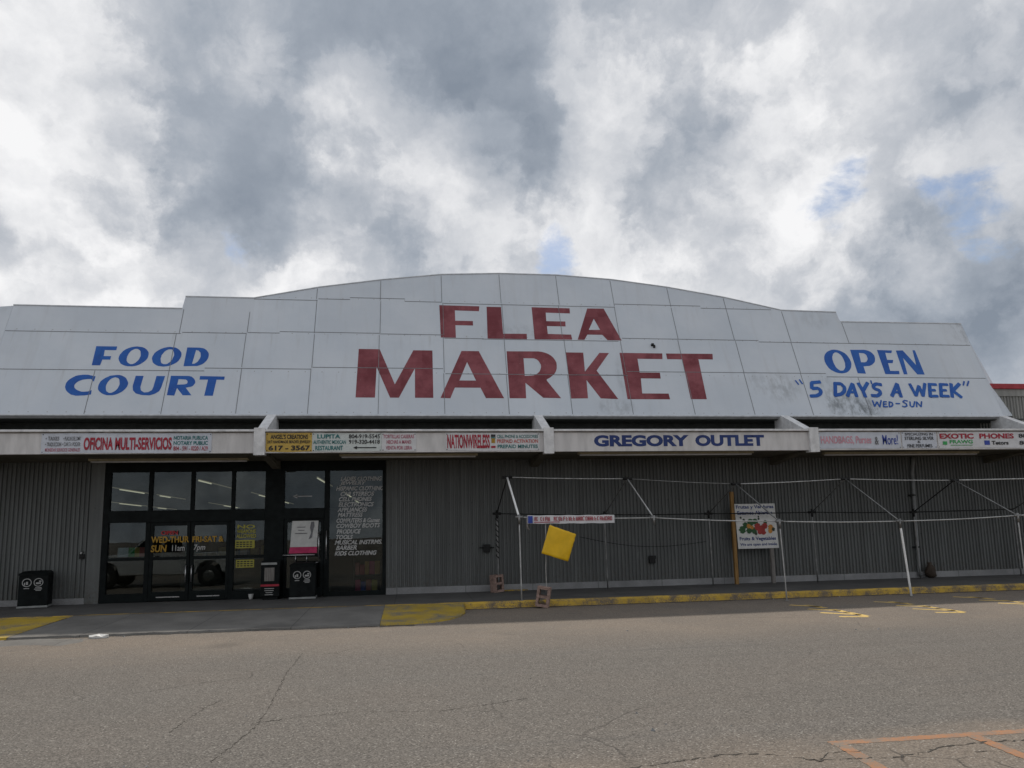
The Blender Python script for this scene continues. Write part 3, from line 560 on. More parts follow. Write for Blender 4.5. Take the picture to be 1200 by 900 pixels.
# ------------------------------------------------------------------ ground
ZS = 0.14                      # sidewalk level
m = MB(); m.face([(-900, -900, 0), (900, -900, 0), (900, 900, 0), (-900, 900, 0)])
struct('asphalt_lot', m, M['asphalt'])
m = MB(); m.box(-26, 34, -2.9, -0.02, -0.05, ZS); struct('sidewalk', m, M['walk'])
def kerb_piece(x0, x1, mat, name):
    m = MB(); rnd = random.Random(int(x0 * 10) + 77); x = x0; i = 0
    while x < x1 - 0.01:                       # cast lengths with worn, chipped edges
        x2 = min(x + 3.0, x1)
        n = int((x2 - x) / 0.15) + 1
        prev = None
        for k in range(n + 1):
            xx = x + (x2 - x) * k / n
            j = rnd.uniform(-0.008, 0.008) - (0.02 if rnd.random() < 0.06 else 0)
            ring = [(xx, -2.9, -0.05), (xx, -2.9, ZS + 0.004), (xx, -3.01 - j * 0.5, ZS + 0.004 + j * 0.2), (xx, -3.05 - j, ZS - 0.03), (xx, -3.08, -0.05)]
            vs = [m.b.verts.new(p) for p in ring]
            if prev:
                for q in range(4): m.b.faces.new((prev[q], prev[q + 1], vs[q + 1], vs[q]))
                m.b.faces.new((prev[4], prev[0], vs[0], vs[4]))
            prev = vs
        x = x2 + 0.008
    return struct(name, m, mat)
kerb_piece(-0.6, 34, M['yellow'], 'kerb')
kerb_piece(-26, -6.99, M['yellow'], 'kerb')
# access ramp with painted flared sides
m = MB()
def ramp_grid(m, f, nx, ny):
    g = [[m.b.verts.new(f(i / nx, j / ny)) for j in range(ny + 1)] for i in range(nx + 1)]
    for i in range(nx):
        for j in range(ny): m.b.faces.new((g[i][j], g[i + 1][j], g[i + 1][j + 1], g[i][j + 1]))
    lip = [g[i][ny] for i in range(nx + 1)]
    lo = [m.b.verts.new((v.co.x, v.co.y - 0.03, -0.02)) for v in lip]
    for i in range(nx): m.b.faces.new((lip[i], lip[i + 1], lo[i + 1], lo[i]))
wob = random.Random(3)
edge = [wob.uniform(-0.05, 0.05) for _ in range(41)]
ramp_grid(m, lambda u, w: (-6.99 + 6.39 * u, -2.9 - w * (2.62 + edge[int(u * 40)] * w), ZS + 0.002 - w * 0.105), 40, 6)
struct('ramp', m, M['apron'])
m = MB(); m.face([(-6.98, -3.0, ZS + 0.003), (-0.62, -3.0, ZS + 0.003), (-0.62, -2.93, ZS + 0.006), (-6.98, -2.93, ZS + 0.006)])
tag(m.build('painted_edge_line', M['yellow'], facing=(0, 0, 1)), kind='structure')
def flare(s, x0):
    m = MB()
    # quarter-fan falling from the kerb to the road
    outer = [(0, -5.50), (0.55, -5.47), (1.0, -5.32), (1.32, -5.0), (1.56, -4.5), (1.70, -3.9), (1.76, -3.08)]
    N = 8; rows = []
    for ox, oy in outer:
        a = (0.0 + ox * 1.0, -3.08); row = []
        for k in range(N + 1):
            w = k / N; x = a[0]; y = a[1] + (oy - a[1]) * w
            h = ZS + 0.004 - 0.105 * w * (1 if ox < 1.7 else 1); h = max(0.028, h - 0.08 * (ox / 1.76) * w)
            row.append(m.b.verts.new((x0 + s * x, y, h)))
        rows.append(row)
    for i in range(len(rows) - 1):
        for k in range(N): m.b.faces.new((rows[i][k], rows[i + 1][k], rows[i + 1][k + 1], rows[i][k + 1]))
    lip = [r[N] for r in rows]; lo = [m.b.verts.new((v.co.x, v.co.y - 0.03, -0.02)) for v in lip]
    for i in range(len(lip) - 1): m.b.faces.new((lip[i], lip[i + 1], lo[i + 1], lo[i]))
    return tag(m.build('ramp_flare', M['yflare'], facing=(0, 0, 1)), kind='structure')
flare(1, -0.595); flare(-1, -6.995)
# dark strips painting contact shade into the gutter along ramp and kerb
m = MB(); rr = random.Random(5)
def shade_strip(pts, w):
    prev = None
    for i, (x, y) in enumerate(pts):
        a = rr.uniform(0.5, 1.2) * w
        v1 = m.b.verts.new((x, y, 0.004)); v2 = m.b.verts.new((x + rr.uniform(-.02, .02), y - a, 0.004))
        if prev: m.b.faces.new((prev[0], v1, v2, prev[1]))
        prev = (v1, v2)
shade_strip([(-7 + i * 0.13, -5.52 + edge[i % 40] * 0.6) for i in range(50)], 0.10)
shade_strip([(-0.6 + 0.09 * i, -5.52) for i in range(8)], 0.16)
shade_strip([(1.17 + 0.2 * i, -3.09) for i in range(90)], 0.16)
tag(m.build('gutter_shade_strip', M['dirt_shade'], facing=(0, 0, 1)), kind='structure')
# painted bay numbers worn to strokes, and orange stall lines
rs = random.Random(31)
def stroke_strip(m, pts, w, z):
    """a worn painted line with a ragged edge"""
    for (x0, y0), (x1, y1) in zip(pts, pts[1:]):
        z += 0.0004; L = math.hypot(x1 - x0, y1 - y0); d = Vector(((x1 - x0) / L, (y1 - y0) / L, 0)); n = Vector((-d.y, d.x, 0)); k = max(2, int(L / 0.04)); prev = None
        for i in range(k + 1):
            p = Vector((x0, y0, z)) + d * L * i / k; a = w / 2 * rs.uniform(0.82, 1.06); c = w / 2 * rs.uniform(0.82, 1.06)
            v = (m.b.verts.new(p + n * a), m.b.verts.new(p - n * c))
            if prev: m.b.faces.new((prev[0], prev[1], v[1], v[0]))
            prev = v
Z4_ = [[(8.06, -4.55), (8.47, -5.1)], [(8.36, -4.67), (8.4, -5.35)], [(7.99, -5.4), (8.43, -5.85)], [(8.4, -5.6), (8.36, -6.2)], [(7.87, -6.06), (8.37, -6.6)], [(7.83, -6.75), (8.3, -6.93)], [(8.38, -6.1), (8.33, -6.85)]]
for dx, dy in ((0, 0), (2.0, 0.05), (4.25, 0.45), (6.4, 0.5)):
    m = MB()
    for s in Z4_: stroke_strip(m, [(x + dx, y + dy) for x, y in s], 0.15, 0.0015)
    tag(m.build('road_marking', M['yline'], facing=(0, 0, 1)), kind='structure')
m = MB(); stroke_strip(m, [(3.18, -14.06), (9.5, -14.1)], 0.11, 0.0012)
stroke_strip(m, [(3.24, -14.1), (2.75, -19.0)], 0.11, 0.002); stroke_strip(m, [(4.36, -14.1), (4.0, -19.0)], 0.11, 0.0025)
stroke_strip(m, [(7.0, -14.1), (6.7, -19.0)], 0.11, 0.003)
tag(m.build('stall_line', M['orange'], facing=(0, 0, 1)), kind='structure')
m = MB(); rr = random.Random(11)
def crack(pts, w):
    P = []
    for (x0, y0), (x1, y1) in zip(pts, pts[1:]):
        n = max(2, int(math.hypot(x1 - x0, y1 - y0) / 0.035))
        for k in range(n): P.append((x0 + (x1 - x0) * k / n + rr.uniform(-.015, .015), y0 + (y1 - y0) * k / n + rr.uniform(-.024, .024)))
    prev = None
    for x, y in P:
        a = w * rr.uniform(0.15, 1.0) * (0.3 if rr.random() < .25 else 1); v1 = m.b.verts.new((x - a * .5, y + a * .5, 0.003)); v2 = m.b.verts.new((x + a * .5, y - a * .5, 0.003))
        if prev: m.b.faces.new((prev[0], v1, v2, prev[1]))
        prev = (v1, v2)
crack([(1.0, -14.5), (1.6, -14.3), (2.28, -14.16), (2.62, -14.22), (2.87, -14.44), (3.45, -14.46), (3.75, -14.42), (3.91, -14.33), (4.4, -14.27), (5.2, -14.33), (6.4, -14.2), (8, -14.4)], 0.022)
crack([(2.9, -14.42), (3.0, -14.3), (3.4, -14.27)], 0.012); crack([(3.9, -14.33), (4.0, -14.45), (4.3, -14.5)], 0.014)
crack([(-1.5, -13.6), (-1.42, -12.99), (-1.38, -12.51), (-1.41, -11.67), (-1.54, -10.04), (-1.57, -8.39)], 0.014)
crack([(-2.1, -12.6), (-2.04, -11.71), (-1.96, -11.3)], 0.012); crack([(-1.4, -12.4), (-0.6, -12.2), (0.3, -12.35), (1.2, -12.0)], 0.012)
tag(m.build('asphalt_crack', M['crack'], facing=(0, 0, 1)), kind='structure')

# loose grit along the gutter and over the lot
m = MB(); rr = random.Random(77)
for k in range(900):
    if k < 520: x = rr.uniform(-9, 18); y = (-5.56 - abs(rr.gauss(0, .12))) if -7.2 < x < 0.6 else (-3.1 - abs(rr.gauss(0, .16)))
    else: x = rr.uniform(-9, 14); y = rr.uniform(-15.5, -5.8)
    s = rr.uniform(.004, .012) if k % 25 else rr.uniform(.015, .03)
    t_ = [m.b.verts.new((x + s * math.cos(q * 2.1 + k), y + s * math.sin(q * 2.1 + k) * rr.uniform(.7, 1.2), 0.001)) for q in range(3)]; ap = m.b.verts.new((x + rr.uniform(-s, s) * .4, y, s * rr.uniform(.6, 1.2)))
    for q in range(3): m.b.faces.new((t_[q], t_[(q + 1) % 3], ap))
tag(m.build('grit', M['base']), kind='stuff')

# ------------------------------------------------------------------ the market building
B = thing('market_building', 'long flea market building with white arched sign front, grey corrugated wall and glass entrance', 'building', (0, 0, 0))
X0, X1, WT, ROOFZ = -26.0, 34.0, 3.66, 5.88
def corrugate(x0, x1, z0, z1, yb=0.0, pitch=0.102, depth=0.034):
    m = MB(); x = x0; prof = []
    while x < x1:
        for dx, dy in ((0, 0), (0.040, 0), (0.054, -depth), (0.088, -depth)): prof.append((x + dx, yb + dy))
        x += pitch
    prof = [p for p in prof if p[0] <= x1] + [(x1, yb)]
    lo = [m.b.verts.new((x, y, z0)) for x, y in prof]; hi = [m.b.verts.new((x, y, z1)) for x, y in prof]
    for i in range(len(prof) - 1): m.b.faces.new((lo[i], lo[i + 1], hi[i + 1], hi[i]))
    return m
SX0, SX1 = -7.69, -0.70        # glass entrance
corrugate(X0, -8.02, ZS + 0.14, WT).build('corrugated_wall', M['siding'], B, facing=(0, -1, 0))
corrugate(SX1 + 0.02, X1, ZS + 0.16, WT).build('corrugated_wall', M['siding'], B, facing=(0, -1, 0))
corrugate(17.0, X1, 3.9, 5.50).build('upper_wall', M['siding2'], B, facing=(0, -1, 0))
m = MB(); m.box(17.0, X1, -0.06, -0.001, 5.50, 5.72); m.build('cornice_band', M['siding2'], B)
m = MB(); m.box(17.0, X1, -0.12, 0.12, 5.723, ROOFZ, 0.01); m.build('red_coping', M['redcap'], B)
m = MB(); m.box(-8.02, -7.70, -0.05, 0.02, ZS, WT, 0.006); m.build('corner_trim', M['siding'], B)
m = MB(); m.box(X0, -8.03, -0.035, 0.0, ZS, ZS + 0.15, 0.006); m.box(SX1 + 0.02, X1, -0.05, 0.0, ZS, ZS + 0.17, 0.006); m.build('concrete_base', M['base'], B)
# shell: backing walls, side and rear walls, roof
m = MB(); m.box(X0, -8.0, 0.02, 0.25, 0, 5.7); m.box(SX1, X1, 0.02, 0.25, 0, 5.7); m.box(-8.0, SX1, 0.02, 0.25, 3.62, 5.7)
m.box(X0, X0 + .25, 0.25, 52, 0, 5.7); m.box(X1 - .25, X1, 0.25, 52, 0, 5.7); m.box(X0, X1, 52, 52.25, 0, 5.7); m.build('shell_wall', M['inside'], B)
m = MB(); m.box(X0, X1, 0.0, 52.2, 5.705, 5.75); m.build('roof', M['roof'], B)
m = MB(); m.box(X0 + .3, X1 - .3, 0.26, 51.9, 4.42, 4.46); m.build('inner_ceiling', M['insidec'], B)
m = MB(); m.box(X0 + .3, X1 - .3, 0.0, 51.9, 0.02, ZS - 0.004); m.build('inner_floor', M['insidef'], B)
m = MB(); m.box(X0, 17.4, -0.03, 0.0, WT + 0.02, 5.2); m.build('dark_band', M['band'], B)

# sloped sign front
TILT = R(21.5)
FO = Vector((0, -0.8, 4.76))
def to_world(x, s, w=0.0): return FO + Vector((x, s * math.sin(TILT) - w * math.cos(TILT), s * math.cos(TILT) + w * math.sin(TILT)))
TOP = [(-10.38, 3.34), (-6.17, 3.34), (-6.14, 3.76), (-4.34, 3.76)]
def arch(x):
    K = [(-4.34, 3.76), (-2.6, 4.21), (-0.84, 4.55), (0.86, 4.81), (2.6, 4.915), (4.33, 4.915), (6.01, 4.80), (7.72, 4.56), (9.51, 4.21), (11.24, 3.76)]
    for (a, b), (c, d) in zip(K, K[1:]):
        if a <= x <= c: return b + (d - b) * (x - a) / (c - a)
    return 3.76
TOP += [(x, arch(x)) for x in (-2.6, -0.84, 0.86, 2.6, 4.33, 6.01, 7.72, 9.51, 11.24)] + [(13.04, 3.73), (13.07, 3.36), (17.18, 3.38)]
OUT = [(-10.38, 0.0)] + TOP + [(17.18, 0.0)]
def frame_child(name, mb, mat, parent):
    o = mb.build(name, mat, parent, org=(0, 0, 0), recalc=True)
    return o
mb = MB()
mb.prism([(x, s, 0.0) for x, s in OUT], (0, 0, -0.11))
facade = mb.build('sign_front', M['facade'], None)
facade.parent = B; facade.location = FO; facade.rotation_euler = (math.pi / 2 - TILT, 0, 0); ORG[facade.name] = Vector()
def on_front(name, mb, mat):
    return mb.build(name, mat, facade, org=(0, 0, 0), recalc=False, facing=None)
# panel joints: slim cover strips standing 4 mm proud, some sheets hung a little off the line
m = MB()
def hstrip(x0, x1, s, h=0.018): m.box(x0, x1, s - h / 2, s + h / 2, -0.004, 0.005)
def vstrip(x, s0, s1, dx=0.0, w=0.014): m.box(x - w / 2, x + w / 2, s0, s1, -0.004, 0.006)
for x0, x1, s in ((-10.37, -6.08, 2.51), (-6.05, -4.41, 2.55), (-10.37, -5.33, 1.32), (-5.33, -2.64, 1.41), (-4.38, -3.55, 2.58), (-3.55, -0.89, 2.63), (-2.6, -1.73, 3.80), (-1.73, -0.2, 3.87), (-0.2, 0.85, 3.78),
                  (-0.85, 0.85, 2.61), (-2.61, 0.84, 1.47), (0.9, 6.0, 1.305), (6.0, 12.0, 1.44), (12.0, 17.15, 1.325), (0.9, 2.0, 2.50), (1.95, 5.9, 2.49), (6.02, 10.2, 2.60), (10.2, 17.15, 2.55), (0.9, 5.94, 3.74), (5.98, 8.65, 3.86), (8.65, 10.9, 3.78), (-4.33, -2.62, 3.74), (4.5, 6.0, 1.31)):
    hstrip(x0, x1, s)
for x, off in ((-7.97, 0.02), (-6.19, 0.0), (-4.40, 0.0), (-2.63, 0.0), (-0.87, 0.0), (0.87, 0.0), (2.57, 0.0), (4.28, 0.0), (5.97, 0.0), (7.71, 0.0), (9.47, 0.0), (11.21, 0.0), (12.98, 0.0)):
    top = (arch(x) - 0.02) if -4.35 < x < 11.25 else (3.3 if x < 13 else 1.3)
    if x == -7.97: vstrip(x, 0.02, 1.30)
    elif x == 12.98: vstrip(x, 0.02, 1.31); vstrip(13.1, 2.56, 3.34)
    elif x == -6.19: vstrip(x, 0.02, 2.5); vstrip(-6.12, 2.52, 3.32)
    elif x == 11.21: vstrip(x, 0.02, 1.43); vstrip(11.22, 1.46, 2.54); vstrip(11.23, 2.57, 3.72)
    else:
        cuts = sorted([0.02, 1.36 + (0.08 if x < 0 or x > 6 else -0.03), 2.58, 3.78, top]); cuts = [c for c in cuts if c <= top]
        for a, b in zip(cuts, cuts[1:]):
            if b - a > 0.1: vstrip(x + random.uniform(-0.02, 0.02), a + 0.015, b - 0.015)
o = m.build('panel_joint', M['seam'], facade, org=(0, 0, 0))
m = MB(); m.box(6.85, 6.92, 2.33, 2.39, 0, 0.07); m.box(6.905, 6.96, 2.27, 2.345, 0, 0.05); m.build('hook', M['fitting_shade'], facade, org=(0, 0, 0))
# bright drip edge along the foot, thin coping along the top
m = MB(); m.box(-10.4, 17.2, -0.045, -0.004, -0.115, 0.03, 0.006); m.build('drip_edge', M['coping'], facade, org=(0, 0, 0))
m = MB()
for (xa, sa), (xb, sb) in zip(TOP, TOP[1:]):
    if abs(xa - xb) < 0.1: continue
    m.prism([(xa, sa + 0.002, 0.016), (xb, sb + 0.002, 0.016), (xb, sb + 0.03, 0.016), (xa, sa + 0.03, 0.016)], (0, 0, -0.14))
m.build('top_coping', M['coping'], facade, org=(0, 0, 0))
# returns closing both ends
def ret(name, pts):
    m = MB(); m.prism(pts, Vector((0, 0.06, 0.0))); return m.build(name, M['facade'], B)
a = to_world(17.185, 0.0); b = to_world(17.185, 3.37)
ret('end_return', [a, Vector((18.22, 0.0, 4.90)), b + Vector((0.1, 0.25, -0.02)), b])
a = to_world(-10.385, 0.0); b = to_world(-10.385, 3.33)
ret('end_return', [a, b, Vector((-11.2, 0.75, 7.72)), Vector((-13.6, 0.75, 7.66)), Vector((-13.6, -0.1, 4.9))])
# writing painted on the front
def letters(words, mat, name='painted_letter', w0=0.0025):
    for wd in words:
        for g in LETTERS[wd]:
            m = MB(); m.outline(g, lambda a, b: (a, b, w0)); m.build(name, mat, facade, org=(0, 0, 0), recalc=False, facing=(0, 0, 1))
letters(['flea', 'market'], M['red']); letters(['food', 'court', 'open'], M['blue'])
def brush(m, w, pts, z):
    n = len(pts); P = [Vector((x, y, 0)) for x, y in pts]
    # one ribbon with mitred bends and slightly rounded ends
    d0 = (P[1] - P[0]).normalized(); d1 = (P[-1] - P[-2]).normalized(); P[0] -= d0 * w * 0.15; P[-1] += d1 * w * 0.15
    for k in range(n - 1):
        d = (P[k + 1] - P[k]).normalized(); nn = Vector((-d.y, d.x, 0)) * w * 0.5; zz_ = z + k * 0.0005
        up = Vector((0, 0, zz_)); t = d * w * 0.22
        m.face([P[k] - t * .4 - nn * .75 + up, P[k] - nn + t * .5 + up, P[k + 1] - nn - t * .5 + up, P[k + 1] - nn * .75 + t * .9 + up, P[k + 1] + nn * .75 + t * .9 + up, P[k + 1] + nn - t * .5 + up, P[k] + nn + t * .5 + up, P[k] + nn * .75 - t * .4 + up])
# hand brushed strokes, one mesh to a letter (a letter's strokes overlap, so each lies a hair above the last)
BR = [(0, 2), (2, 4), (4, 5), (5, 7), (7, 9), (9, 11), (11, 12), (12, 13), (13, 15), (15, 16), (16, 20), (20, 24), (24, 26), (26, 27), (27, 31), (31, 33), (33, 34), (34, 35), (35, 36), (36, 38)]
for a_, b_ in BR:
    m = MB()
    for i in range(a_, min(b_, len(BRUSH))): brush(m, BRUSH[i][0] * (1.45 if BRUSH[i][0] > 0.05 else 1.3), BRUSH[i][1], 0.009 + (i - a_) * 0.0025)
    m.build('brushed_letter', M['blue'], facade, org=(0, 0, 0), recalc=False, facing=(0, 0, 1))
# dark underside between the sign front and the wall
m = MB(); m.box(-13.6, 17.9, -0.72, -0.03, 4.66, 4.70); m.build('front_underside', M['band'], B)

# entrance canopy with its white fascia
can = MB(); can.prism([(-26, -2.08, WT), (-26, -0.04, WT), (-26, -0.04, WT + 0.10), (-26, -2.08, WT + 0.06)], (60, 0, 0))
canopy = can.build('canopy', M['soffit'], B)
m = MB(); m.box(-26, 34, -2.2, -2.09, 3.625, 4.10, 0.004); fas = m.build('fascia', M['fascia'], canopy)
m = MB(); m.box(-26, 34, -2.26, -2.085, 4.125, 4.175, 0.006); m.build('fascia_lip', M['lip'], canopy)
m = MB(); m.box(-26, 34, -2.225, -2.09, 4.102, 4.123); m.build('lip_underside', M['lipdark'], canopy)  # darker mottled strip just below the lip
m = MB(); m.prism([(-26, -2.05, 4.15), (-26, -0.04, 4.22), (-26, -0.04, 4.24), (-26, -2.05, 4.17)], (60, 0, 0)); m.build('canopy_roof', M['roof'], canopy)
for xc in (-17.1, -10.32, -3.51, 3.32, 10.29, 17.1, 24.0):
    m = MB(); m.box(xc - 0.125, xc + 0.125, -2.285, -2.262, 3.57, 4.21, 0.004)
    m.box(xc - 0.12, xc + 0.12, -2.262, -2.03, 3.575, 4.205)
    m.prism([(xc - 0.11, -2.03, 4.205), (xc - 0.11, -0.86, 4.755), (xc - 0.11, -0.5, 4.75), (xc - 0.11, -0.5, 4.40), (xc - 0.11, -2.03, 3.95)], (0.22, 0, 0))
    m.build('outrigger', M['lip'], canopy)
    m = MB(); m.prism([(xc - 0.10, -2.03, 3.62), (xc - 0.10, -1.4, 3.60), (xc - 0.10, -0.05, 3.45), (xc - 0.10, -0.05, 3.655), (xc - 0.10, -2.03, 3.655)], (0.2, 0, 0)); m.build('canopy_bracket', M['soffit'], canopy)

# glass entrance
F = MB()
def mull(x0, x1, z0, z1, y0=-0.03, y1=0.07): F.box(x0, x1, y0, y1, z0, z1, 0.004)
ZT = 3.40
mull(SX0, SX1, ZT, 3.655); mull(SX0, SX0 + 0.13, ZS, ZT - .001); mull(SX1 - 0.08, SX1, ZS, ZT - .001)
mull(-3.78, -3.30, ZS, ZT - .001, -0.05, 0.1); mull(-2.28, -2.15, ZS, ZT - .001)
for x in (-6.60, -5.58, -4.58): mull(x - 0.045, x + 0.045, 2.42, ZT - .001)
for x in (-6.62, -4.58): mull(x - 0.055, x + 0.055, ZS, 2.12)
mull(SX0 + .131, -3.781, 2.12, 2.42, -0.06, 0.08); mull(-3.299, -2.281, 2.15, 2.42, -0.06, 0.08)
mull(SX0 + .131, -6.676, ZS, 0.36); mull(-4.524, -3.781, ZS, 0.36); mull(-2.149, SX1 - .081, ZS, 0.26)
mull(SX0 + .131, -6.676, 1.17, 1.25); mull(-4.524, -3.781, 1.17, 1.25)
entrance = F.build('entrance_frame', M['frame'], B)
def pane(x0, x1, z0, z1, name='window_pane', parent=None, y=0.02):
    m = MB(); m.box(x0, x1, y, y + 0.008, z0, z1); return m.build(name, M['glass'], parent or entrance)
for a, b in ((-7.56, -6.645), (-6.555, -5.625), (-5.535, -4.625), (-4.535, -3.781), (-3.299, -2.281)): pane(a, b, 2.421, ZT - .002)
sl = pane(-7.56, -6.676, 0.361, 2.119); nw = pane(-4.524, -3.781, 0.361, 2.119)
lw = pane(-2.149, SX1 - .081, 0.261, ZT - .002)
def door(x0, x1, z1=2.118, glyph=None):
    m = MB(); z0 = ZS + 0.02
    def b(xa, xb, za, zb): m.box(xa, xb, -0.025, 0.045, za, zb, 0.004)
    b(x0, x0 + 0.075, z0, z1); b(x1 - 0.075, x1, z0, z1); b(x0 + .076, x1 - .076, z1 - 0.09, z1); b(x0 + .076, x1 - .076, z0, z0 + 0.22); b(x0 + .076, x1 - .076, 1.17, 1.25)
    d = m.build('glass_door', M['frame'], B)
    pane(x0 + .074, x1 - .074, z0 + 0.21, z1 - 0.08, 'door_glass', d, 0.012)
    m = MB(); m.box(x0 + 0.2, x1 - 0.2, -0.03, -0.026, ZS + 0.10, ZS + 0.125); m.build('kick_strip', M['chrome'], d)
    return d
d1 = door(-6.56, -5.60); d2 = door(-5.585, -4.64); d3 = door(-3.29, -2.29, 2.148)
m = MB(); m.tube([(-5.66, -0.03, 1.02), (-5.66, -0.09, 1.02), (-5.66, -0.09, 0.62), (-5.66, -0.03, 0.62)], 0.014); m.build('door_handle', M['chrome'], d1)
m = MB(); m.tube([(-5.52, -0.03, 1.02), (-5.52, -0.09, 1.02), (-5.52, -0.09, 0.62), (-5.52, -0.03, 0.62)], 0.014); m.build('door_handle', M['chrome'], d2)
m = MB(); m.tube([(-2.40, -0.03, 1.80), (-2.40, -0.10, 1.80), (-2.40, -0.10, 1.12), (-2.40, -0.03, 1.12)], 0.016)
m.tube([(-2.21, -0.03, 1.82), (-2.21, -0.10, 1.82), (-2.21, -0.10, 1.10), (-2.21, -0.03, 1.10)], 0.014); m.build('door_handle', M['chrome'], d3)
m = MB(); m.tube([(-3.3, -0.07, 1.215), (-2.5, -0.07, 1.215)], 0.018); m.tube([(-2.98, -0.07, 1.20), (-2.98, -0.07, 1.02)], 0.012); m.tube([(-2.70, -0.07, 1.20), (-2.70, -0.07, 1.02)], 0.012); m.tube([(-2.99, -0.07, 1.02), (-2.41, -0.07, 1.02)], 0.012); m.build('push_bar', M['chrome'], d3)
# writing on the glass
yg = 0.006
LIST = ["LADIES CLOTHING", "JEWELRY", "HISPANIC CLOTHING", "CAR STEREOS", "CELL PHONES", "ELECTRONICS", "APPLIANCES", "MATTRESS", "COMPUTERS & Games", "COWBOY BOOTS", "PRODUCE", "TOOLS", "MUSICAL INSTRMS.", "BARBER", "KIDS CLOTHING"]
ROWS = [(95, 75, 352), (127, 68, 245), (160, 45, 365), (197, 75, 300), (232, 65, 285), (268, 62, 298), (303, 55, 255), (337, 58, 225), (375, 50, 338), (410, 50, 340), (448, 52, 212), (485, 50, 160), (520, 40, 352), (555, 48, 186), (592, 40, 318)]
for t, (v, a, b) in zip(LIST, ROWS):
    px0, px1, py = 385 + a / 5.8, 385 + b / 5.8, 545 + v / 5.8
    xa = -2.15 + (px0 - 385.6) / 44.3; xb = -2.15 + (px1 - 385.6) / 44.3
    zc = 3.32 - (py - 555) / 44.0
    m = MB(); put_text(m, t, xa, xb, zc - 0.055, zc + 0.06, yg, 0.03, 0.3)
    m.build('window_lettering', M['winwhite'], lw, recalc=False, facing=(0, -1, 0))
yd = -0.004
m = MB(); put_text(m, "WED-THUR", -6.53, -5.62, 1.60, 1.76, yd - .024, 0.03); m.build('door_lettering', M['winyellow'], d1, recalc=False, facing=(0, -1, 0))
m = MB(); put_text(m, "SUN", -6.53, -6.15, 1.37, 1.55, yd - .024, 0.03, 0.1); m.build('door_lettering', M['winyellow'], d1, recalc=False, facing=(0, -1, 0))
m = MB(); put_text(m, "OPEN", -6.30, -5.90, 1.80, 1.90, yd - .024, 0.03); m.build('door_lettering', M['winred'], d1, recalc=False, facing=(0, -1, 0))
m = MB(); put_text(m, "11am", -6.02, -5.72, 1.39, 1.54, yd - .024, 0.01); m.build('door_lettering', M['winwhite'], d1, recalc=False, facing=(0, -1, 0))
m = MB(); put_text(m, "FRI-SAT &", -5.54, -4.78, 1.60, 1.75, yd - .024, 0.03); m.build('door_lettering', M['winyellow'], d2, recalc=False, facing=(0, -1, 0))
m = MB(); put_text(m, "7pm", -5.50, -5.22, 1.36, 1.54, yd - .024, 0.01, 0.2); m.build('door_lettering', M['winwhite'], d2, recalc=False, facing=(0, -1, 0))
for tx, xa, xb, za, zb in (("NO", -4.46, -4.02, 1.92, 2.02), ("WEAPONS", -4.47, -4.0, 1.80, 1.90), ("ALLOWED", -4.48, -3.99, 1.68, 1.78)):
    m = MB(); put_text(m, tx, xa, xb, za, zb, yg, 0.03); m.build('window_lettering', M['winlemon'], nw, recalc=False, facing=(0, -1, 0))
for xa, xb, za, zb in ((-4.5, -4.02, 1.42, 1.63), (-4.47, -4.02, 0.93, 1.13)):
    m = MB(); m.box(xa, xb, yg - .002, yg + .004, za, zb); nt = m.build('notice', M['winlemon'], nw)
    m = MB()
    for k in range(3):
        for q in range(5): m.box(xa + .03 + q * .082, xa + .09 + q * .082, yg - .0045, yg - .003, za + .03 + k * .055, za + .06 + k * .055)
    tag(m.build('notice_print', M['black'], nt, org=(0, 0, 0)), kind='stuff')
# arrow over the side door
m = MB(); put_text(m, "-", -3.02, -2.60, 2.72, 2.745, yg, 0.03); m.face([(-3.10, yg, 2.732), (-2.98, yg, 2.68), (-2.98, yg, 2.784)]); m.build('window_arrow', M['ink'], entrance, recalc=False, facing=(0, -1, 0))

# lit tubes inside, seen through the glass
tubes = [(-9.35, 13.9, 19.8), (-9.15, 23.6, 29.3), (-14.6, 18.2, 24.0), (-14.6, 24.6, 30.0), (-14.5, 35.0, 44.5), (-20.0, 32.0, 39.0), (-20.1, 40.5, 46.3), (-4.15, 13.2, 19.3), (-4.0, 24.0, 30.0), (-9.2, 33.0, 39.0), (-4.1, 34, 40), (-4.3, 6.0, 8.4), (-9.4, 7.2, 9.4)]
for i, (x, ya, yb) in enumerate(tubes):
    t = thing('ceiling_light', 'lit fluorescent strip inside the market, seen dimly through the entrance glass', 'ceiling light', (x, (ya + yb) / 2, 4.30), 'lit strips inside the market')
    m = MB(); m.box(x - .06, x + .06, ya, yb, 4.33, 4.415, 0.005); m.build('housing', M['insidec'], t)
    m = MB(); m.tube([(x, ya + .05, 4.305), (x, yb - .05, 4.305)], 0.03); m.build('tube', M['dimtube'], t)
    for k in range(1 + i % 2):
        L_ = (yb - ya) * (0.34 + 0.12 * ((i * 7 + k * 3) % 3)); y_ = ya + .06 + ((i * 5 + k * 4) % 7) / 7 * (yb - ya - L_ - .12)
        if k == 0: m = MB(); m.tube([(x, y_, 4.262), (x, y_ + L_, 4.262)], 0.03); m.build('bright_tube', M['tube'], t)

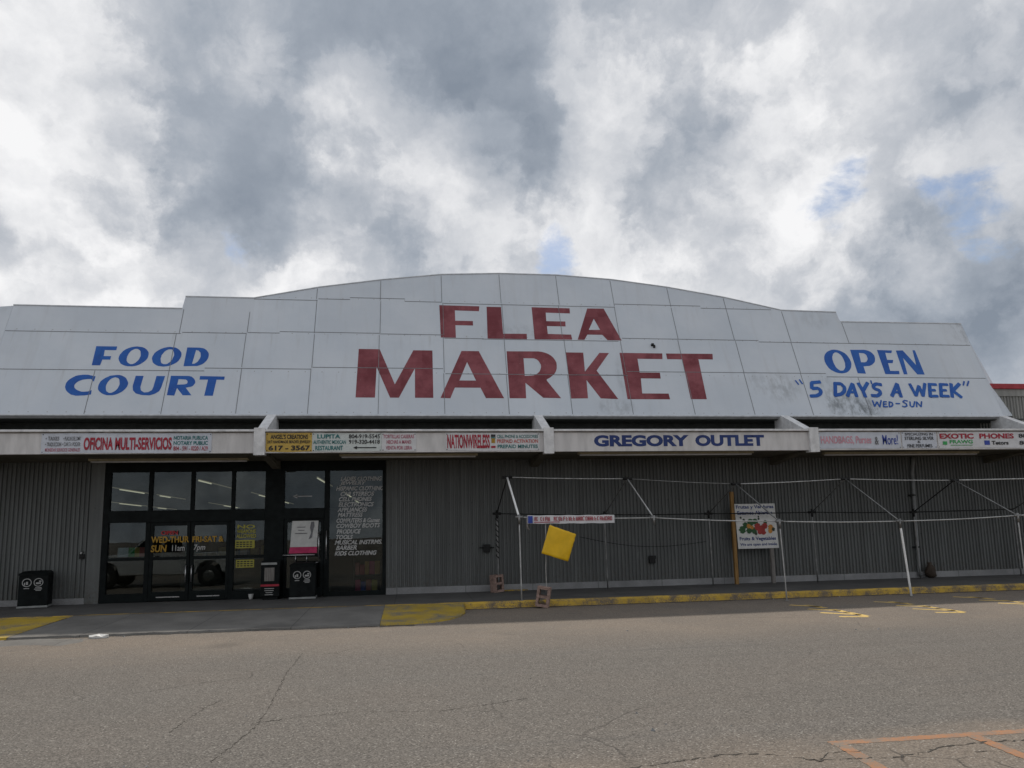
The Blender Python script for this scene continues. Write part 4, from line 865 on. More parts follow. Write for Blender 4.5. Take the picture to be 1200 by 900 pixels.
# ------------------------------------------------------------------ banners on the fascia
def banner(name, label, x0, x1, z0, z1, mat, lines, y=-2.210, cat='sign'):
    """lines: (text, material, x0, x1, z0, z1, bold)"""
    t = thing(name, label, cat, ((x0 + x1) / 2, -2.2, z0))
    if mat is not None:
        m = MB(); n_ = max(12, int((x1 - x0) / 0.09)); rb = random.Random(int(x0 * 100)); ph = rb.uniform(0, 6); g_ = []
        for i_ in range(n_ + 1):
            u = i_ / n_; xx = x0 + (x1 - x0) * u
            g_.append([m.b.verts.new((xx + (0.004 * math.sin(w_ * 3 + ph) if i_ in (0, n_) else 0), y + 0.004 * math.sin(u * 9 + w_ * 2.5 + ph) + 0.003 * math.sin(u * 31 + ph), z0 + (z1 - z0) * w_ / 4 + (0.006 * math.sin(u * 7 + ph) + rb.uniform(-.002, .002) if w_ in (0, 4) else 0))) for w_ in range(5)])
        for i_ in range(n_):
            for w_ in range(4): f_ = m.b.faces.new((g_[i_][w_], g_[i_ + 1][w_], g_[i_ + 1][w_ + 1], g_[i_][w_ + 1])); f_.smooth = True
        pn = m.build('panel', mat, t, recalc=False, facing=(0, -1, 0))
        for ex in (x0 + .03, x1 - .03):
            for ez in (z0 + .03, z1 - .03): m = MB(); m.lathe((ex, y - .008, ez), [(0.006, 0), (0.012, 0.004), (0.012, 0.008)], 8, 'y'); m.build('eyelet', M['dark'], pn)
    for tx, mk, a, b, c, d, bo in lines:
        m = MB(); nm = 'lettering'
        if tx == '<-':
            nm = 'arrow'; h = (d - c) / 2; zc = (c + d) / 2
            m.prism([(a, y - .010, zc), (a + 2.2 * h, y - .010, zc - h), (a + 2.2 * h, y - .010, zc - h * .3), (b, y - .010, zc - h * .3), (b, y - .010, zc + h * .3), (a + 2.2 * h, y - .010, zc + h * .3), (a + 2.2 * h, y - .010, zc + h)], (0, .002, 0))
            m.build(nm, M[mk], t); continue
        if tx == '#': m.box(a, b, y - .011, y - .008, c, d); m.build('logo', M[mk], t); continue
        put_text(m, tx, a, b, c, d, y - (.009 if mat else .003), bo)
        m.build(nm, M[mk], t, recalc=False, facing=(0, -1, 0))
    return t
banner('office_banner', 'pale office services banner with large red lettering, leftmost on the canopy fascia', -8.22, -4.58, 3.64, 4.095, M['banner_blue'], [
    ('OFICINA MULTI-SERVICIOS', 'pred', -7.33, -5.45, 3.71, 4.00, .035), ('• TAXES', 'grey', -8.13, -7.85, 3.93, 4.02, .015), ('• PLACAS DEL DMV', 'grey', -7.76, -7.40, 3.93, 4.02, .015),
    ('• TRADUCCION', 'grey', -8.13, -7.80, 3.80, 3.89, .015), ('• CARTA PODER', 'grey', -7.78, -7.40, 3.80, 3.89, .015), ('MONEDAS SERVICIOS GENERALES', 'rose', -8.13, -7.40, 3.68, 3.76, .015),
    ('NOTARIA PUBLICA', 'teal', -5.41, -4.66, 3.94, 4.03, .025), ('NOTARY PUBLIC', 'teal', -5.41, -4.66, 3.82, 3.91, .03), ('804 - 591 - 0220 / A29', 'pred', -5.41, -4.66, 3.69, 3.79, .015)])
banner('jewelry_banner', 'mustard yellow banner with black lettering just right of the first fascia pier', -3.375, -2.33, 3.65, 4.095, M['banner_yellow'], [
    ("ANGEL'S CREATIONS", 'black', -3.27, -2.42, 3.95, 4.06, .03), ('24/7 HANDMADE BEADED JEWELRY', 'black', -3.34, -2.36, 3.83, 3.92, .02), ('617 - 3567', 'black', -3.31, -2.37, 3.68, 3.80, .035)])
banner('restaurant_banner', 'pale banner with teal restaurant name, two phone numbers and a black arrow', -2.325, -0.72, 3.65, 4.095, M['banner_cream'], [
    ('LUPITA', 'teal', -2.21, -1.68, 3.96, 4.06, .035), ('AUTHENTIC MEXICAN', 'teal', -2.30, -1.55, 3.83, 3.92, .02), ('RESTAURANT', 'teal', -2.25, -1.62, 3.68, 3.79, .03),
    ('804-919-5545', 'black', -1.48, -0.76, 3.96, 4.06, .02), ('919-320-4418', 'black', -1.48, -0.76, 3.83, 3.93, .02), ('<-', 'black', -1.38, -0.84, 3.70, 3.78, 0)])
banner('tortilla_banner', 'white banner with three lines of faded rose lettering, right of the black arrow', -0.715, 0.10, 3.65, 4.09, M['banner'], [
    ('TORTILLAS CASERAS', 'rose', -0.68, 0.05, 3.96, 4.05, .02), ('HECHAS A MANO', 'rose', -0.60, -0.02, 3.83, 3.92, .025), ('VENTA POR LIBRA', 'rose', -0.62, 0.0, 3.69, 3.78, .02)])
banner('wireless_banner', 'white phone shop banner with tall dark red lettering left of the second fascia pier', 0.80, 3.10, 3.655, 4.09, M['banner'], [
    ('NATIONWIRELESS', 'pred', 0.84, 1.87, 3.71, 4.05, .03), ('#', 'black', 1.90, 2.01, 3.99, 4.05, 0), ('#', 'winyellow', 1.91, 2.0, 3.84, 3.95, 0), ('#', 'pred', 1.90, 2.01, 3.72, 3.77, 0), ('#', 'teal', 1.90, 2.01, 3.955, 3.98, 0),
    ('CELL PHONE & ACCESSORIES', 'teal', 2.05, 3.06, 3.96, 4.04, .015), ('PREPAID ACTIVATION', 'pred2', 2.05, 3.06, 3.84, 3.93, .02), ('PREPAID MINUTES', 'teal', 2.06, 3.05, 3.71, 3.80, .025)])
banner('outlet_lettering', 'wide navy blue outlet name lettered on the fascia between the second and third piers', 4.47, 8.95, 3.74, 4.03, None, [
    ('GREGORY', 'navy', 4.47, 6.93, 3.74, 4.03, .05), ('OUTLET', 'navy', 7.10, 8.95, 3.74, 4.03, .05)], y=-2.2005)
banner('handbag_banner', 'white banner with faded pink lettering and one blue word, right of third pier', 10.43, 12.76, 3.66, 4.095, M['banner_blue'], [
    ('HANDBAGS, Purses', 'ppink', 10.50, 11.92, 3.76, 3.99, .02), ('&', 'grey', 12.02, 12.13, 3.76, 3.97, .02), ('More!', 'pblue', 12.24, 12.68, 3.76, 4.02, .008)])
banner('perfume_banner', 'pale banner with four lines of small black lettering left of the red and green one', 12.80, 13.80, 3.66, 4.095, M['banner_blue'], [
    ('SPECIALIZING IN', 'black', 12.90, 13.70, 4.0, 4.07, .012), ('STERLING SILVER', 'black', 12.88, 13.72, 3.88, 3.97, .015), ('&', 'black', 13.24, 13.33, 3.80, 3.86, .01), ('FINE PERFUMES', 'black', 12.94, 13.66, 3.68, 3.77, .015)])
banner('exotic_phone_banner', 'white banner with red headline, green lettering and small black logo, rightmost on the fascia', 13.84, 17.60, 3.66, 4.095, M['banner'], [
    ('EXOTIC', 'pred', 13.90, 14.90, 3.91, 4.05, .04), ('PHONES', 'pred', 15.07, 16.10, 3.91, 4.05, .04), ('FRAWG', 'green', 14.18, 14.86, 3.78, 3.88, .03), ('#', 'green', 14.20, 14.84, 3.73, 3.745, 0), ('#', 'green', 13.98, 14.10, 3.75, 3.84, 0),
    ('Tetors', 'black', 15.42, 15.92, 3.745, 3.85, .03), ('#', 'pblue', 15.20, 15.36, 3.74, 3.86, 0), ('804', 'black', 16.25, 16.62, 3.93, 4.04, .02), ('804', 'black', 16.25, 16.62, 3.74, 3.85, .02)])

# ------------------------------------------------------------------ unlit strip lights under the canopy
for lab, x0, x1, y in (('unlit strip light under the canopy, above the double doors', -7.76, -4.04, -0.85), ('unlit strip light under the canopy, at the edge of the lettered window', -1.75, 1.62, -1.6),
                       ('unlit strip light under the canopy, behind the navy outlet lettering', 4.16, 8.84, -1.75), ('unlit strip light under the canopy, behind the pink lettered banner', 11.02, 15.65, -1.42)):
    t = thing('strip_light', lab, 'strip light', ((x0 + x1) / 2, y, 3.66), 'strip lights under the canopy')
    m = MB(); m.box(x0, x1, y - .07, y + .07, 3.60, 3.655, 0.006); m.build('housing', M['fixture'], t)
    m = MB(); m.tube([(x0 + .05, y - .03, 3.582), (x1 - .05, y - .03, 3.582)], 0.018); m.build('tube', M['banner'], t)
    m = MB(); m.tube([(x0 + .05, y + .03, 3.582), (x1 - .05, y + .03, 3.582)], 0.018); m.build('tube', M['banner'], t)

# ------------------------------------------------------------------ bare canopy frame of pipes
t = thing('canopy_frame', 'bare pipe frame of an uncovered market canopy standing along the yellow kerb', 'canopy frame', (8.4, -2.0, 0))
FR = [(2.44, -2.95, 2.02, ZS), (5.66, -2.95, 1.95, 0), (8.41, -3.70, 1.80, 0), (11.44, -3.70, 1.75, 0), (14.57, -3.70, 1.83, 0)]
RE = [(2.21, -0.5, 2.18), (5.12, -0.5, 2.10), (8.06, -0.5, 2.08), (11.10, -0.5, 2.07), (14.21, -0.5, 2.02)]
RI = [(2.34, -1.75, 3.04), (5.42, -1.75, 2.97), (8.15, -2.1, 2.78), (11.16, -2.1, 2.88), (14.29, -2.1, 2.81)]
def bar(name, a, b, r, mat, sag=0.0):
    a, b = Vector(a), Vector(b); pts = [a + (b - a) * k / 6 + Vector((0, 0, -sag * math.sin(math.pi * k / 6))) for k in range(7)]
    m = MB(); m.tube(pts, r, 8); return m.build(name, mat, t)
for i, (x, y, z, zb) in enumerate(FR):
    if i != 1:
        xb = x + (0.05 if i == 2 else 0.12 if i == 3 else 0.02)
        lg = bar('leg', (x, y, z), (xb, y, zb), 0.015 if i != 3 else 0.025, M['poleb'] if i == 3 else M['pole'])
        m = MB(); m.tube([(xb, y, zb), (xb, y, zb + 0.012)], 0.055, 10); m.build('foot_plate', M['steel'], lg, org=ORG[lg.name])
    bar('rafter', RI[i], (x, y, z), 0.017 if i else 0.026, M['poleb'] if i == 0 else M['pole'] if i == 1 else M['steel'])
    m = MB(); m.tube([(x, y, z + .06), (x, y, z - 0.16)], 0.033, 8); m.tube([(x - .09, y, z), (x + .09, y, z)], 0.03, 8); m.build('corner_fitting', M['steel'], t)
    if i < 4: bar('eave_rail', (x, y, z), FR[i + 1][:3], 0.013, M['pole'], 0.02)
for i, (x, y, z) in enumerate(RE):  # rear bars darker than the front ones: shade put into their colour
    bar('leg', (x, y, z), (x + 0.02, y, ZS), 0.02, M['steel']); bar('rafter', RI[i], (x, y, z), 0.015, M['fitting_shade'] if i in (0, 4) else M['steel'])
    m = MB(); m.tube([(x - .11, y, z), (x + .11, y, z)], 0.032, 8); m.tube([(x, y, z + .09), (x, y, z - .13)], 0.03, 8); m.build('corner_fitting', M['fitting_shade'], t)
    if i < 4: bar('rear_rail', (x, y, z), RE[i + 1], 0.014, M['fitting_shade'], 0.01)
for i, (x, y, z) in enumerate(RI):
    m = MB(); m.tube([(x - .12, y, z), (x + .12, y, z)], 0.034, 8); m.build('ridge_fitting', M['fitting_shade'], t)
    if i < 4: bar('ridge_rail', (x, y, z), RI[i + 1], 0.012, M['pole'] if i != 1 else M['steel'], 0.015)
bar('ridge_rail', RI[4], (17.6, -2.1, 2.84), 0.018, M['pole']); bar('eave_rail', FR[4][:3], (17.8, -3.7, 1.86), 0.02, M['pole']); bar('rear_rail', RE[4], (17.4, -0.5, 2.05), 0.017, M['fitting_shade'])
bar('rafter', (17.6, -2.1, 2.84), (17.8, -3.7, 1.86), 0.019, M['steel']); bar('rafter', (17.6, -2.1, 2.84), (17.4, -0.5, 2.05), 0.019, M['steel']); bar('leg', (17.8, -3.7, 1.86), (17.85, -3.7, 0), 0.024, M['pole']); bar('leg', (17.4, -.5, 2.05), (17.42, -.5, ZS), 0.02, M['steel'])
# strap wound down the first rear leg
m = MB(); m.tube([(2.21 + 0.035 * math.cos(k * 1.3), -0.5 + 0.035 * math.sin(k * 1.3), 2.1 - k * 0.028) for k in range(40)], 0.014, 6)
tag(m.build('strap', M['fitting_shade'], org=(2.21, -.5, 1.0)), 'black strap wound down the rear leg of the pipe frame by the brown block', 'strap')
m = MB(); m.tube([(2.62, -2.96, 2.0), (2.62, -2.97, 1.80), (2.66, -2.97, 1.72)], 0.022, 6)
tag(m.build('cloth_tie', M['woodgrey'], org=(2.62, -2.96, 1.72)), 'grey cloth tie dangling at the left end of the red lettered banner', 'tie')
# banner tied along the front rail
t2 = thing('rail_banner', 'narrow white banner with dense red lettering tied along the pipe frame rail', 'banner', (3.63, -2.99, 1.86))
bx0, bx1 = 2.63, 4.69
m = MB(); nb = 40
gr = [[m.b.verts.new((bx0 + (bx1 - bx0) * i / nb, -2.985 + 0.006 * math.sin(i * 0.9) + 0.004 * j, 1.865 + 0.19 * j + 0.004 * math.sin(i * .7 + j) - 0.018 * i / nb)) for j in (0, 1)] for i in range(nb + 1)]
for i in range(nb): m.b.faces.new((gr[i][0], gr[i + 1][0], gr[i + 1][1], gr[i][1]))
sheet = m.build('sheet', M['banner'], t2)
sm = sheet.modifiers.new('thick', 'SOLIDIFY'); sm.thickness = 0.004
m = MB(); rr = random.Random(21); x = bx0 + 0.16
while x < bx1 - 0.10:
    w = rr.uniform(0.022, 0.05); tl = -0.018 * (x - bx0) / (bx1 - bx0)
    if rr.random() < 0.12: x += 0.04; continue
    # blurred red block letters, each a stem with cross strokes
    m.box(x, x + 0.014, -2.997, -2.993, 1.928 + tl, 2.018 + tl)
    for zc in rr.sample((1.932, 1.966, 2.008), 2): m.box(x + .0145, x + w, -2.9965, -2.9935, zc + tl, zc + 0.014 + tl)
    if rr.random() < 0.5: m.box(x + w + .0005, x + w + 0.012, -2.997, -2.993, 1.928 + tl, 2.018 + tl)
    x += w + 0.024
tag(m.build('lettering', M['pred'], t2), kind='stuff')
m = MB(); m.box(bx0 + .01, bx0 + 0.12, -2.998, -2.993, 1.875, 2.04); m.build('blue_end', M['pblue'], t2)
m = MB(); m.box(bx0 + .15, bx0 + 0.75, -2.998, -2.993, 1.885, 1.905); m.build('small_print', M['rose'], t2)
# yellow board hanging crooked from the rail
t3 = thing('yellow_board', 'blank bright yellow square board hanging crooked below the rail banner', 'board', (3.33, -3.05, 1.4))
P = [(3.13, 1.83), (3.75, 1.605), (3.545, 0.985), (2.925, 1.19)]
m = MB(); NB = 14; Pv = [Vector((x, 0, z)) for x, z in P]; gb = []; rb = random.Random(2)
for i in range(NB + 1):
    row = []
    for j in range(NB + 1):
        u, w = i / NB, j / NB; p = (Pv[0] * (1 - u) + Pv[1] * u) * (1 - w) + (Pv[3] * (1 - u) + Pv[2] * u) * w
        p.y = -3.045 - 0.022 * math.sin(math.pi * u) * (0.4 + w) + 0.02 * w * w * u + 0.004 * math.sin(9 * u + 5 * w) + rb.uniform(-.0012, .0012)
        if i in (0, NB): p.x += rb.uniform(-.004, .004)
        if j in (0, NB): p.z += rb.uniform(-.004, .004)
        row.append(m.b.verts.new(p))
    gb.append(row)
for i in range(NB):
    for j in range(NB): m.b.faces.new((gb[i][j], gb[i + 1][j], gb[i + 1][j + 1], gb[i][j + 1])).smooth = True
bd = m.build('panel', M['board'], t3); so = bd.modifiers.new('thick', 'SOLIDIFY'); so.thickness = 0.008
m = MB(); m.tube([(3.17, -3.03, 1.79), (3.16, -3.0, 1.88), (3.15, -2.97, 2.0)], 0.008, 6); m.build('string', M['rope'], t3)
m = MB(); m.tube([(3.06, -2.95, 1.97), (3.05, -2.95, 1.5), (3.04, -2.96, 1.0), (3.02, -3.02, 0.85), (2.99, -3.2, 0.5), (2.96, -3.30, 0.33)], 0.007, 6)
tag(m.build('tie_rope', M['rope'], org=(2.98, -3.3, 0.3)), 'thin pale rope dropping behind the yellow board to the leaning block', 'rope')

# ------------------------------------------------------------------ concrete blocks
def block(label, loc, rz, lean):
    m = MB(); w, h, d = 0.29, 0.44, 0.22
    wall = 0.058
    xs = [-w / 2, -w / 2 + wall, w / 2 - wall, w / 2]; zs = [0, wall, h / 2 - wall / 2, h / 2 + wall / 2, h - wall, h]
    g = {}
    for s_, yy in ((0, -d / 2), (1, d / 2)):
        for i, x in enumerate(xs):
            for j, z in enumerate(zs):
                g[s_, i, j] = m.b.verts.new((x, yy, z))
    solid = lambda i, j: not (i == 1 and j in (1, 3))
    for i in range(3):
        for j in range(5):
            if not solid(i, j): continue
            for s_ in (0, 1): m.b.faces.new([g[s_, i, j], g[s_, i + 1, j], g[s_, i + 1, j + 1], g[s_, i, j + 1]])
            for di, dj, e in ((-1, 0, ((0, 0), (0, 1))), (1, 0, ((1, 0), (1, 1))), (0, -1, ((0, 0), (1, 0))), (0, 1, ((0, 1), (1, 1)))):
                a, b = i + di, j + dj
                if 0 <= a < 3 and 0 <= b < 5 and solid(a, b): continue
                (p, q), (r_, s2) = e
                m.b.faces.new([g[0, i + p, j + q], g[0, i + r_, j + s2], g[1, i + r_, j + s2], g[1, i + p, j + q]])
    bmesh.ops.recalc_face_normals(m.b, faces=m.b.faces[:])
    bmesh.ops.subdivide_edges(m.b, edges=m.b.edges[:], cuts=3, use_grid_fill=True)
    rr = random.Random(len(label))
    for v in m.b.verts: v.co += Vector((rr.uniform(-1, 1), rr.uniform(-1, 1), rr.uniform(-1, 1))) * 0.003
    mt = Matrix.Rotation(rz, 4, 'Z') @ Matrix.Rotation(lean, 4, 'Y')
    for v in m.b.verts: v.co = mt @ v.co
    lo = min(v.co.z for v in m.b.verts)
    for v in m.b.verts: v.co += Vector(loc) - Vector((0, 0, lo))
    return tag(m.build('concrete_block', M['block'], org=loc), label, 'block', 'brown concrete blocks')
block('brown two hole concrete block leaning on end in front of the yellow kerb', (2.86, -3.32, 0.001), R(-18), R(9))
block('brown two hole concrete block standing on the sidewalk against the corrugated wall', (2.2, -0.42, ZS), R(30), R(-4))
m = MB(); m.tube([(2.86 + 0.05 * math.cos(k), -3.32 + 0.04 * math.sin(k * 1.3), 0.405 + 0.006 * k) for k in range(9)], 0.018, 6)
tag(m.build('rope_knot', M['fitting_shade'], org=(2.86, -3.32, .4)), 'black rope bundle lying on top of the leaning brown block', 'rope')
m = MB(); m.box(2.42, 3.05, -0.16, -0.10, ZS + .001, ZS + 0.035, 0.004)
tag(m.build('yellow_bar', M['yellow'], org=(2.7, -.13, ZS)), 'short yellow bar lying at the foot of the wall beside the rear brown block', 'bar')

# ------------------------------------------------------------------ fruit and vegetable sign
t = thing('produce_sign', 'white fruit and vegetable sign with produce picture on wooden posts', 'sign', (9.45, -0.35, ZS))
def on_sign(u, w, dy=0.0):     # the board leans a little to the right
    return Vector((8.89 + 1.19 * u + 0.04 * (1 - w), -0.36 - dy, 1.10 + 1.235 * w))
m = MB(); m.prism([on_sign(0, 0), on_sign(1, 0), on_sign(1, 1), on_sign(0, 1)], (0, 0.02, 0)); m.build('panel', M['paper'], t)
for tx, a, b, c, d, bo in (('Frutas y Verduras', .03, .96, .87, .97, .03), ('Estamos Abiertos', .05, .92, .755, .84, .03), ('Fruits & Vegetables', .05, .95, .16, .26, .03), ('We are open and inside', .05, .96, .045, .125, .025)):
    m = MB(); put_text(m, tx, a, b, c, d, 0, bo, 0, to3=lambda u, w: on_sign(u, w, 0.003)); m.build('lettering', M['navy'], t, recalc=False, facing=(0, -1, 0))
rr = random.Random(4)
fr = {'fruit_g': [(.14, .42, .10), (.22, .52, .08), (.35, .58, .10), (.47, .60, .08), (.30, .40, .08), (.43, .40, .09), (.72, .58, .06)], 'fruit_r': [(.52, .48, .10), (.62, .44, .09), (.70, .50, .08), (.56, .37, .07), (.65, .36, .07)],
      'fruit_o': [(.30, .50, .06), (.38, .47, .05), (.84, .46, .08), (.82, .38, .06)], 'fruit_d': [(.19, .64, .035), (.12, .69, .03), (.56, .66, .03), (.56, .71, .025), (.90, .42, .05), (.46, .33, .04)]}
z_ = 0.003
for mk, L_ in fr.items():
    for u, w, r_ in L_:
        z_ += 0.0006; m = MB(); r_ *= 0.9
        m.face([on_sign(u + r_ * math.cos(k * math.pi / 7) * (0.9 + 0.2 * math.sin(3 * k + u * 40)), w + r_ * 0.95 * math.sin(k * math.pi / 7), z_) for k in range(14)])
        m.build('printed_fruit', M[mk], t, recalc=False, facing=(0, -1, 0))
m = MB(); m.box(8.805, 8.90, -0.335, -0.25, ZS, 2.68, 0.005); p = m.build('post', M['wood'], t)
m = MB(); m.box(9.88, 9.98, -0.335, -0.25, ZS, 2.2, 0.005); p = m.build('post', M['woodgrey'], t)

# ------------------------------------------------------------------ bins and boxes by the entrance
def ring(m, cx, cz, r0, r1, y, n=24, f3=None):
    g = [[m.b.verts.new((cx + r * math.cos(2 * math.pi * k / n), y, cz + r * math.sin(2 * math.pi * k / n))) for r in (r0, r1)] for k in range(n)]
    for k in range(n): m.b.faces.new((g[k][0], g[k][1], g[(k + 1) % n][1], g[(k + 1) % n][0]))
def bin_(label, loc, rz, w=0.62, d=0.56, h=0.86):
    t = thing('litter_bin', label, 'bin', loc, 'black litter bins', rz); L = Vector(loc)
    ORG[t.name] = Vector((0, 0, 0))
    m = MB(); m.box(-w / 2, w / 2, -d / 2, d / 2, 0.06, h - 0.10, 0.012); m.build('body', M['bin'], t)
    m = MB(); m.prism([(-w / 2 - .01, -d / 2 - .012, h - 0.097), (w / 2 + .01, -d / 2 - .012, h - 0.097), (w / 2 + .01, -d / 2 - .012, h - .05), (w / 2 - .06, -d / 2 + .1, h), (-w / 2 + .06, -d / 2 + .1, h), (-w / 2 - .01, -d / 2 - .012, h - .05)], (0, d * 0.9, 0)); m.build('lid', M['bin'], t)
    m = MB(); m.box(-w / 2 - .012, w / 2 + .012, -d / 2 - .012, d / 2 + .012, 0.012, 0.058, 0.006); m.build('base_strip', M['binrim'], t)
    y = -d / 2 - 0.003
    for cx in (-0.135, 0.10):
        m2 = MB(); ring(m2, cx, 0.60, 0.082, 0.098, y); m2.build('symbol_ring', M['ink'], t, recalc=False, facing=(0, -1, 0))
    # a figure dropping litter, a hand over a bin, and captions too small to read
    for nm, qs in (('litter_figure', ((-0.15, 0.55, -0.11, 0.62),)), ('bin_figure', ((-0.19, 0.54, -0.165, 0.60),)), ('hand_figure', ((0.05, 0.56, 0.15, 0.60),)), ('paper_figure', ((0.11, 0.61, 0.16, 0.64),)),
                   ('caption', ((-0.19, 0.457, -0.08, 0.473),)), ('caption', ((0.04, 0.467, 0.17, 0.483),)), ('caption', ((0.02, 0.437, 0.18, 0.453),)), ('caption', ((0.05, 0.407, 0.16, 0.423),))):
        m = MB()
        for x0, z0, x1, z1 in qs: m.face([(x0, y, z0), (x1, y, z0), (x1, y, z1), (x0, y, z1)])
        m.build(nm, M['ink'], t, recalc=False, facing=(0, -1, 0))
    return t
bin_('black litter bin with white symbols by the corrugated wall left of the entrance', (-8.93, -0.50, ZS), R(14), 0.60, 0.56, 0.86)
bin_('black litter bin with white symbols below the pink footed poster', (-2.72, -0.42, ZS), R(4), 0.62, 0.56, 0.90)
t = thing('newspaper_box', 'dark newspaper vending box with a small window between the entrance doors and the litter bin', 'newspaper box', (-3.52, -0.32, ZS)); 
m = MB(); m.box(-3.75, -3.29, -0.50, -0.14, ZS + .08, 0.98, 0.014); m.box(-3.70, -3.34, -0.46, -0.18, ZS, ZS + .079); m.build('cabinet', M['bin'], t)
m = MB(); m.prism([(-3.75, -0.5, .982), (-3.75, -0.14, .982), (-3.75, -0.14, 1.10), (-3.75, -0.42, 1.10)], (.46, 0, 0)); m.build('coin_head', M['bin'], t)
m = MB(); m.box(-3.74, -3.36, -0.512, -0.503, 1.0, 1.055, .002); m.build('title_strip', M['binrim'], t)
m = MB(); m.box(-3.66, -3.42, -0.508, -0.5005, 0.60, 0.93, .002); m.build('display_window', M['woodgrey'], t)
m = MB(); m.box(-3.745, -3.30, -0.506, -0.5005, 0.47, 0.52); m.build('red_stripe', M['pred'], t)
m = MB()
for k, (a, b) in enumerate(((-3.65, -3.42), (-3.65, -3.43), (-3.62, -3.46), (-3.64, -3.44))): m.box(a, b, -0.505, -0.5005, 0.41 - k * .05, 0.425 - k * .05)
m.build('print_lines', M['ink'], t)
t = thing('poster', 'white poster with a magenta foot and a dark brush stroke on the side door', 'poster', (-2.78, -0.06, 1.28))
m = MB(); m.prism([(-3.13, -0.035, 1.42), (-2.45, -0.035, 1.42), (-2.42, -0.06, 2.09), (-3.08, -0.06, 2.09)], (0, .006, 0)); m.build('sheet', M['paper'], t)
m = MB(); m.prism([(-3.16, -0.037, 1.26), (-2.45, -0.037, 1.26), (-2.45, -0.037, 1.418), (-3.13, -0.037, 1.418)], (0, .006, 0)); m.build('magenta_foot', M['magenta'], t)
m = MB()
for a, b, z in ((-2.95, -2.75, 1.92), (-2.93, -2.77, 1.84), (-3.0, -2.70, 1.76)): m.box(a, b, -0.064, -0.057 + 0.02, z, z + .018)
m.prism([(-2.60, -0.066, 2.07), (-2.53, -0.066, 2.07), (-2.52, -.066, 1.95), (-2.56, -.066, 1.82), (-2.58, -.066, 1.66), (-2.66, -.066, 1.62), (-2.60, -.066, 1.78), (-2.63, -.066, 1.92)], (0, .02, 0)); m.build('dark_print', M['grey'], t)
t = thing('window_poster', 'small colourful poster of green, red and blue panels leaning inside the far left entrance pane', 'poster', (-7.1, 0.1, 1.25))
for i, (mk, a, b) in enumerate((('banner_blue', -7.33, -7.08), ('green', -7.079, -6.93), ('banner_yellow', -6.929, -6.82), ('pred2', -6.819, -6.68))):
    m = MB(); m.box(a, b, 0.032 + i * .002, 0.036 + i * .002, 1.27, 1.50); m.build('poster_panel', M[mk], t)
t = thing('toy_rack', 'low rack of red, orange and blue boxed goods behind the foot of the lettered window', 'rack', (-1.15, 0.5, ZS))
m = MB(); m.box(-1.55, -0.80, 0.35, 0.75, ZS, ZS + 0.06); m.box(-1.55, -1.52, 0.35, 0.75, ZS + .061, 1.15); m.box(-.83, -.80, 0.35, 0.75, ZS + .061, 1.15); m.box(-1.519, -.831, 0.35, 0.75, 0.62, 0.65); m.build('rack_frame', M['dark'], t)
rb = random.Random(12)
for z0 in (ZS + .062, 0.652):
    x = -1.50
    while x < -0.95:
        w = rb.uniform(.1, .17); m = MB(); m.box(x, x + w, 0.38, 0.6, z0, z0 + rb.uniform(.2, .38), .006); m.build('boxed_goods', M[rb.choice(['fruit_o', 'pred', 'pblue', 'pred2', 'banner_yellow', 'magenta'])], t); x += w + .012
t = thing('shop_counter', 'dim pale counter with stacked goods standing inside behind the double doors', 'counter', (-5.4, 4.0, ZS))
m = MB(); m.box(-7.0, -4.0, 4.0, 4.6, ZS, 1.05, .01); m.build('counter_front', M['soffit'], t)
m = MB(); m.box(-7.05, -3.95, 3.95, 4.65, 1.052, 1.09, .006); m.build('counter_top', M['banner'], t)
for k in range(9):
    x = -6.9 + k * .32; m = MB(); m.box(x, x + rb.uniform(.14, .26), 4.1, 4.4, 1.092, 1.092 + rb.uniform(.12, .5), .008); m.build('stacked_goods', M[rb.choice(['fruit_o', 'paper', 'pblue', 'wood', 'banner_yellow', 'teal', 'pred2'])], t)
m = MB(); m.lathe((-4.05, -0.12, ZS), [(0.045, 0.0), (0.055, 0.06), (0.065, 0.125), (0.066, 0.13), (0.05, 0.128)], 16)
tag(m.build('paper_cup', M['paper'], org=(-4.05, -.12, ZS)), 'white paper cup left standing on the sidewalk in front of the entrance', 'cup')
m = MB()
rr = random.Random(8); n = 12
top = [m.b.verts.new((-5.41 + 0.19 * math.cos(k * 2 * math.pi / n) * rr.uniform(.8, 1.1), -5.72 + 0.1 * math.sin(k * 2 * math.pi / n), 0.035 + rr.uniform(-.012, .02))) for k in range(n)]
bot = [m.b.verts.new((v.co.x, v.co.y, 0.004)) for v in top]; cc = m.b.verts.new((-5.41, -5.72, 0.07))
for k in range(n): m.b.faces.new((top[k], top[(k + 1) % n], cc)); m.b.faces.new((bot[k], bot[(k + 1) % n], top[(k + 1) % n], top[k]))
tag(m.build('crumpled_wrapper', M['paper'], org=(-5.41, -5.72, 0)), 'crumpled white wrapper lying on the asphalt below the ramp', 'litter')
# worn asphalt bump at the left end of the ramp
m = MB(); nx, ny = 14, 6
g = [[m.b.verts.new((-8.4 + 2.9 * i / nx, -6.45 + 0.75 * j / ny + 0.12 * math.sin(i * .8), max(-0.004, 0.05 * math.sin(math.pi * i / nx) * math.sin(math.pi * j / ny) + rr.uniform(-.004, .004)))) for j in range(ny + 1)] for i in range(nx + 1)]
for i in range(nx):
    for j in range(ny): m.b.faces.new((g[i][j], g[i + 1][j], g[i + 1][j + 1], g[i][j + 1]))
struct('asphalt_bump', m, M['apron'])

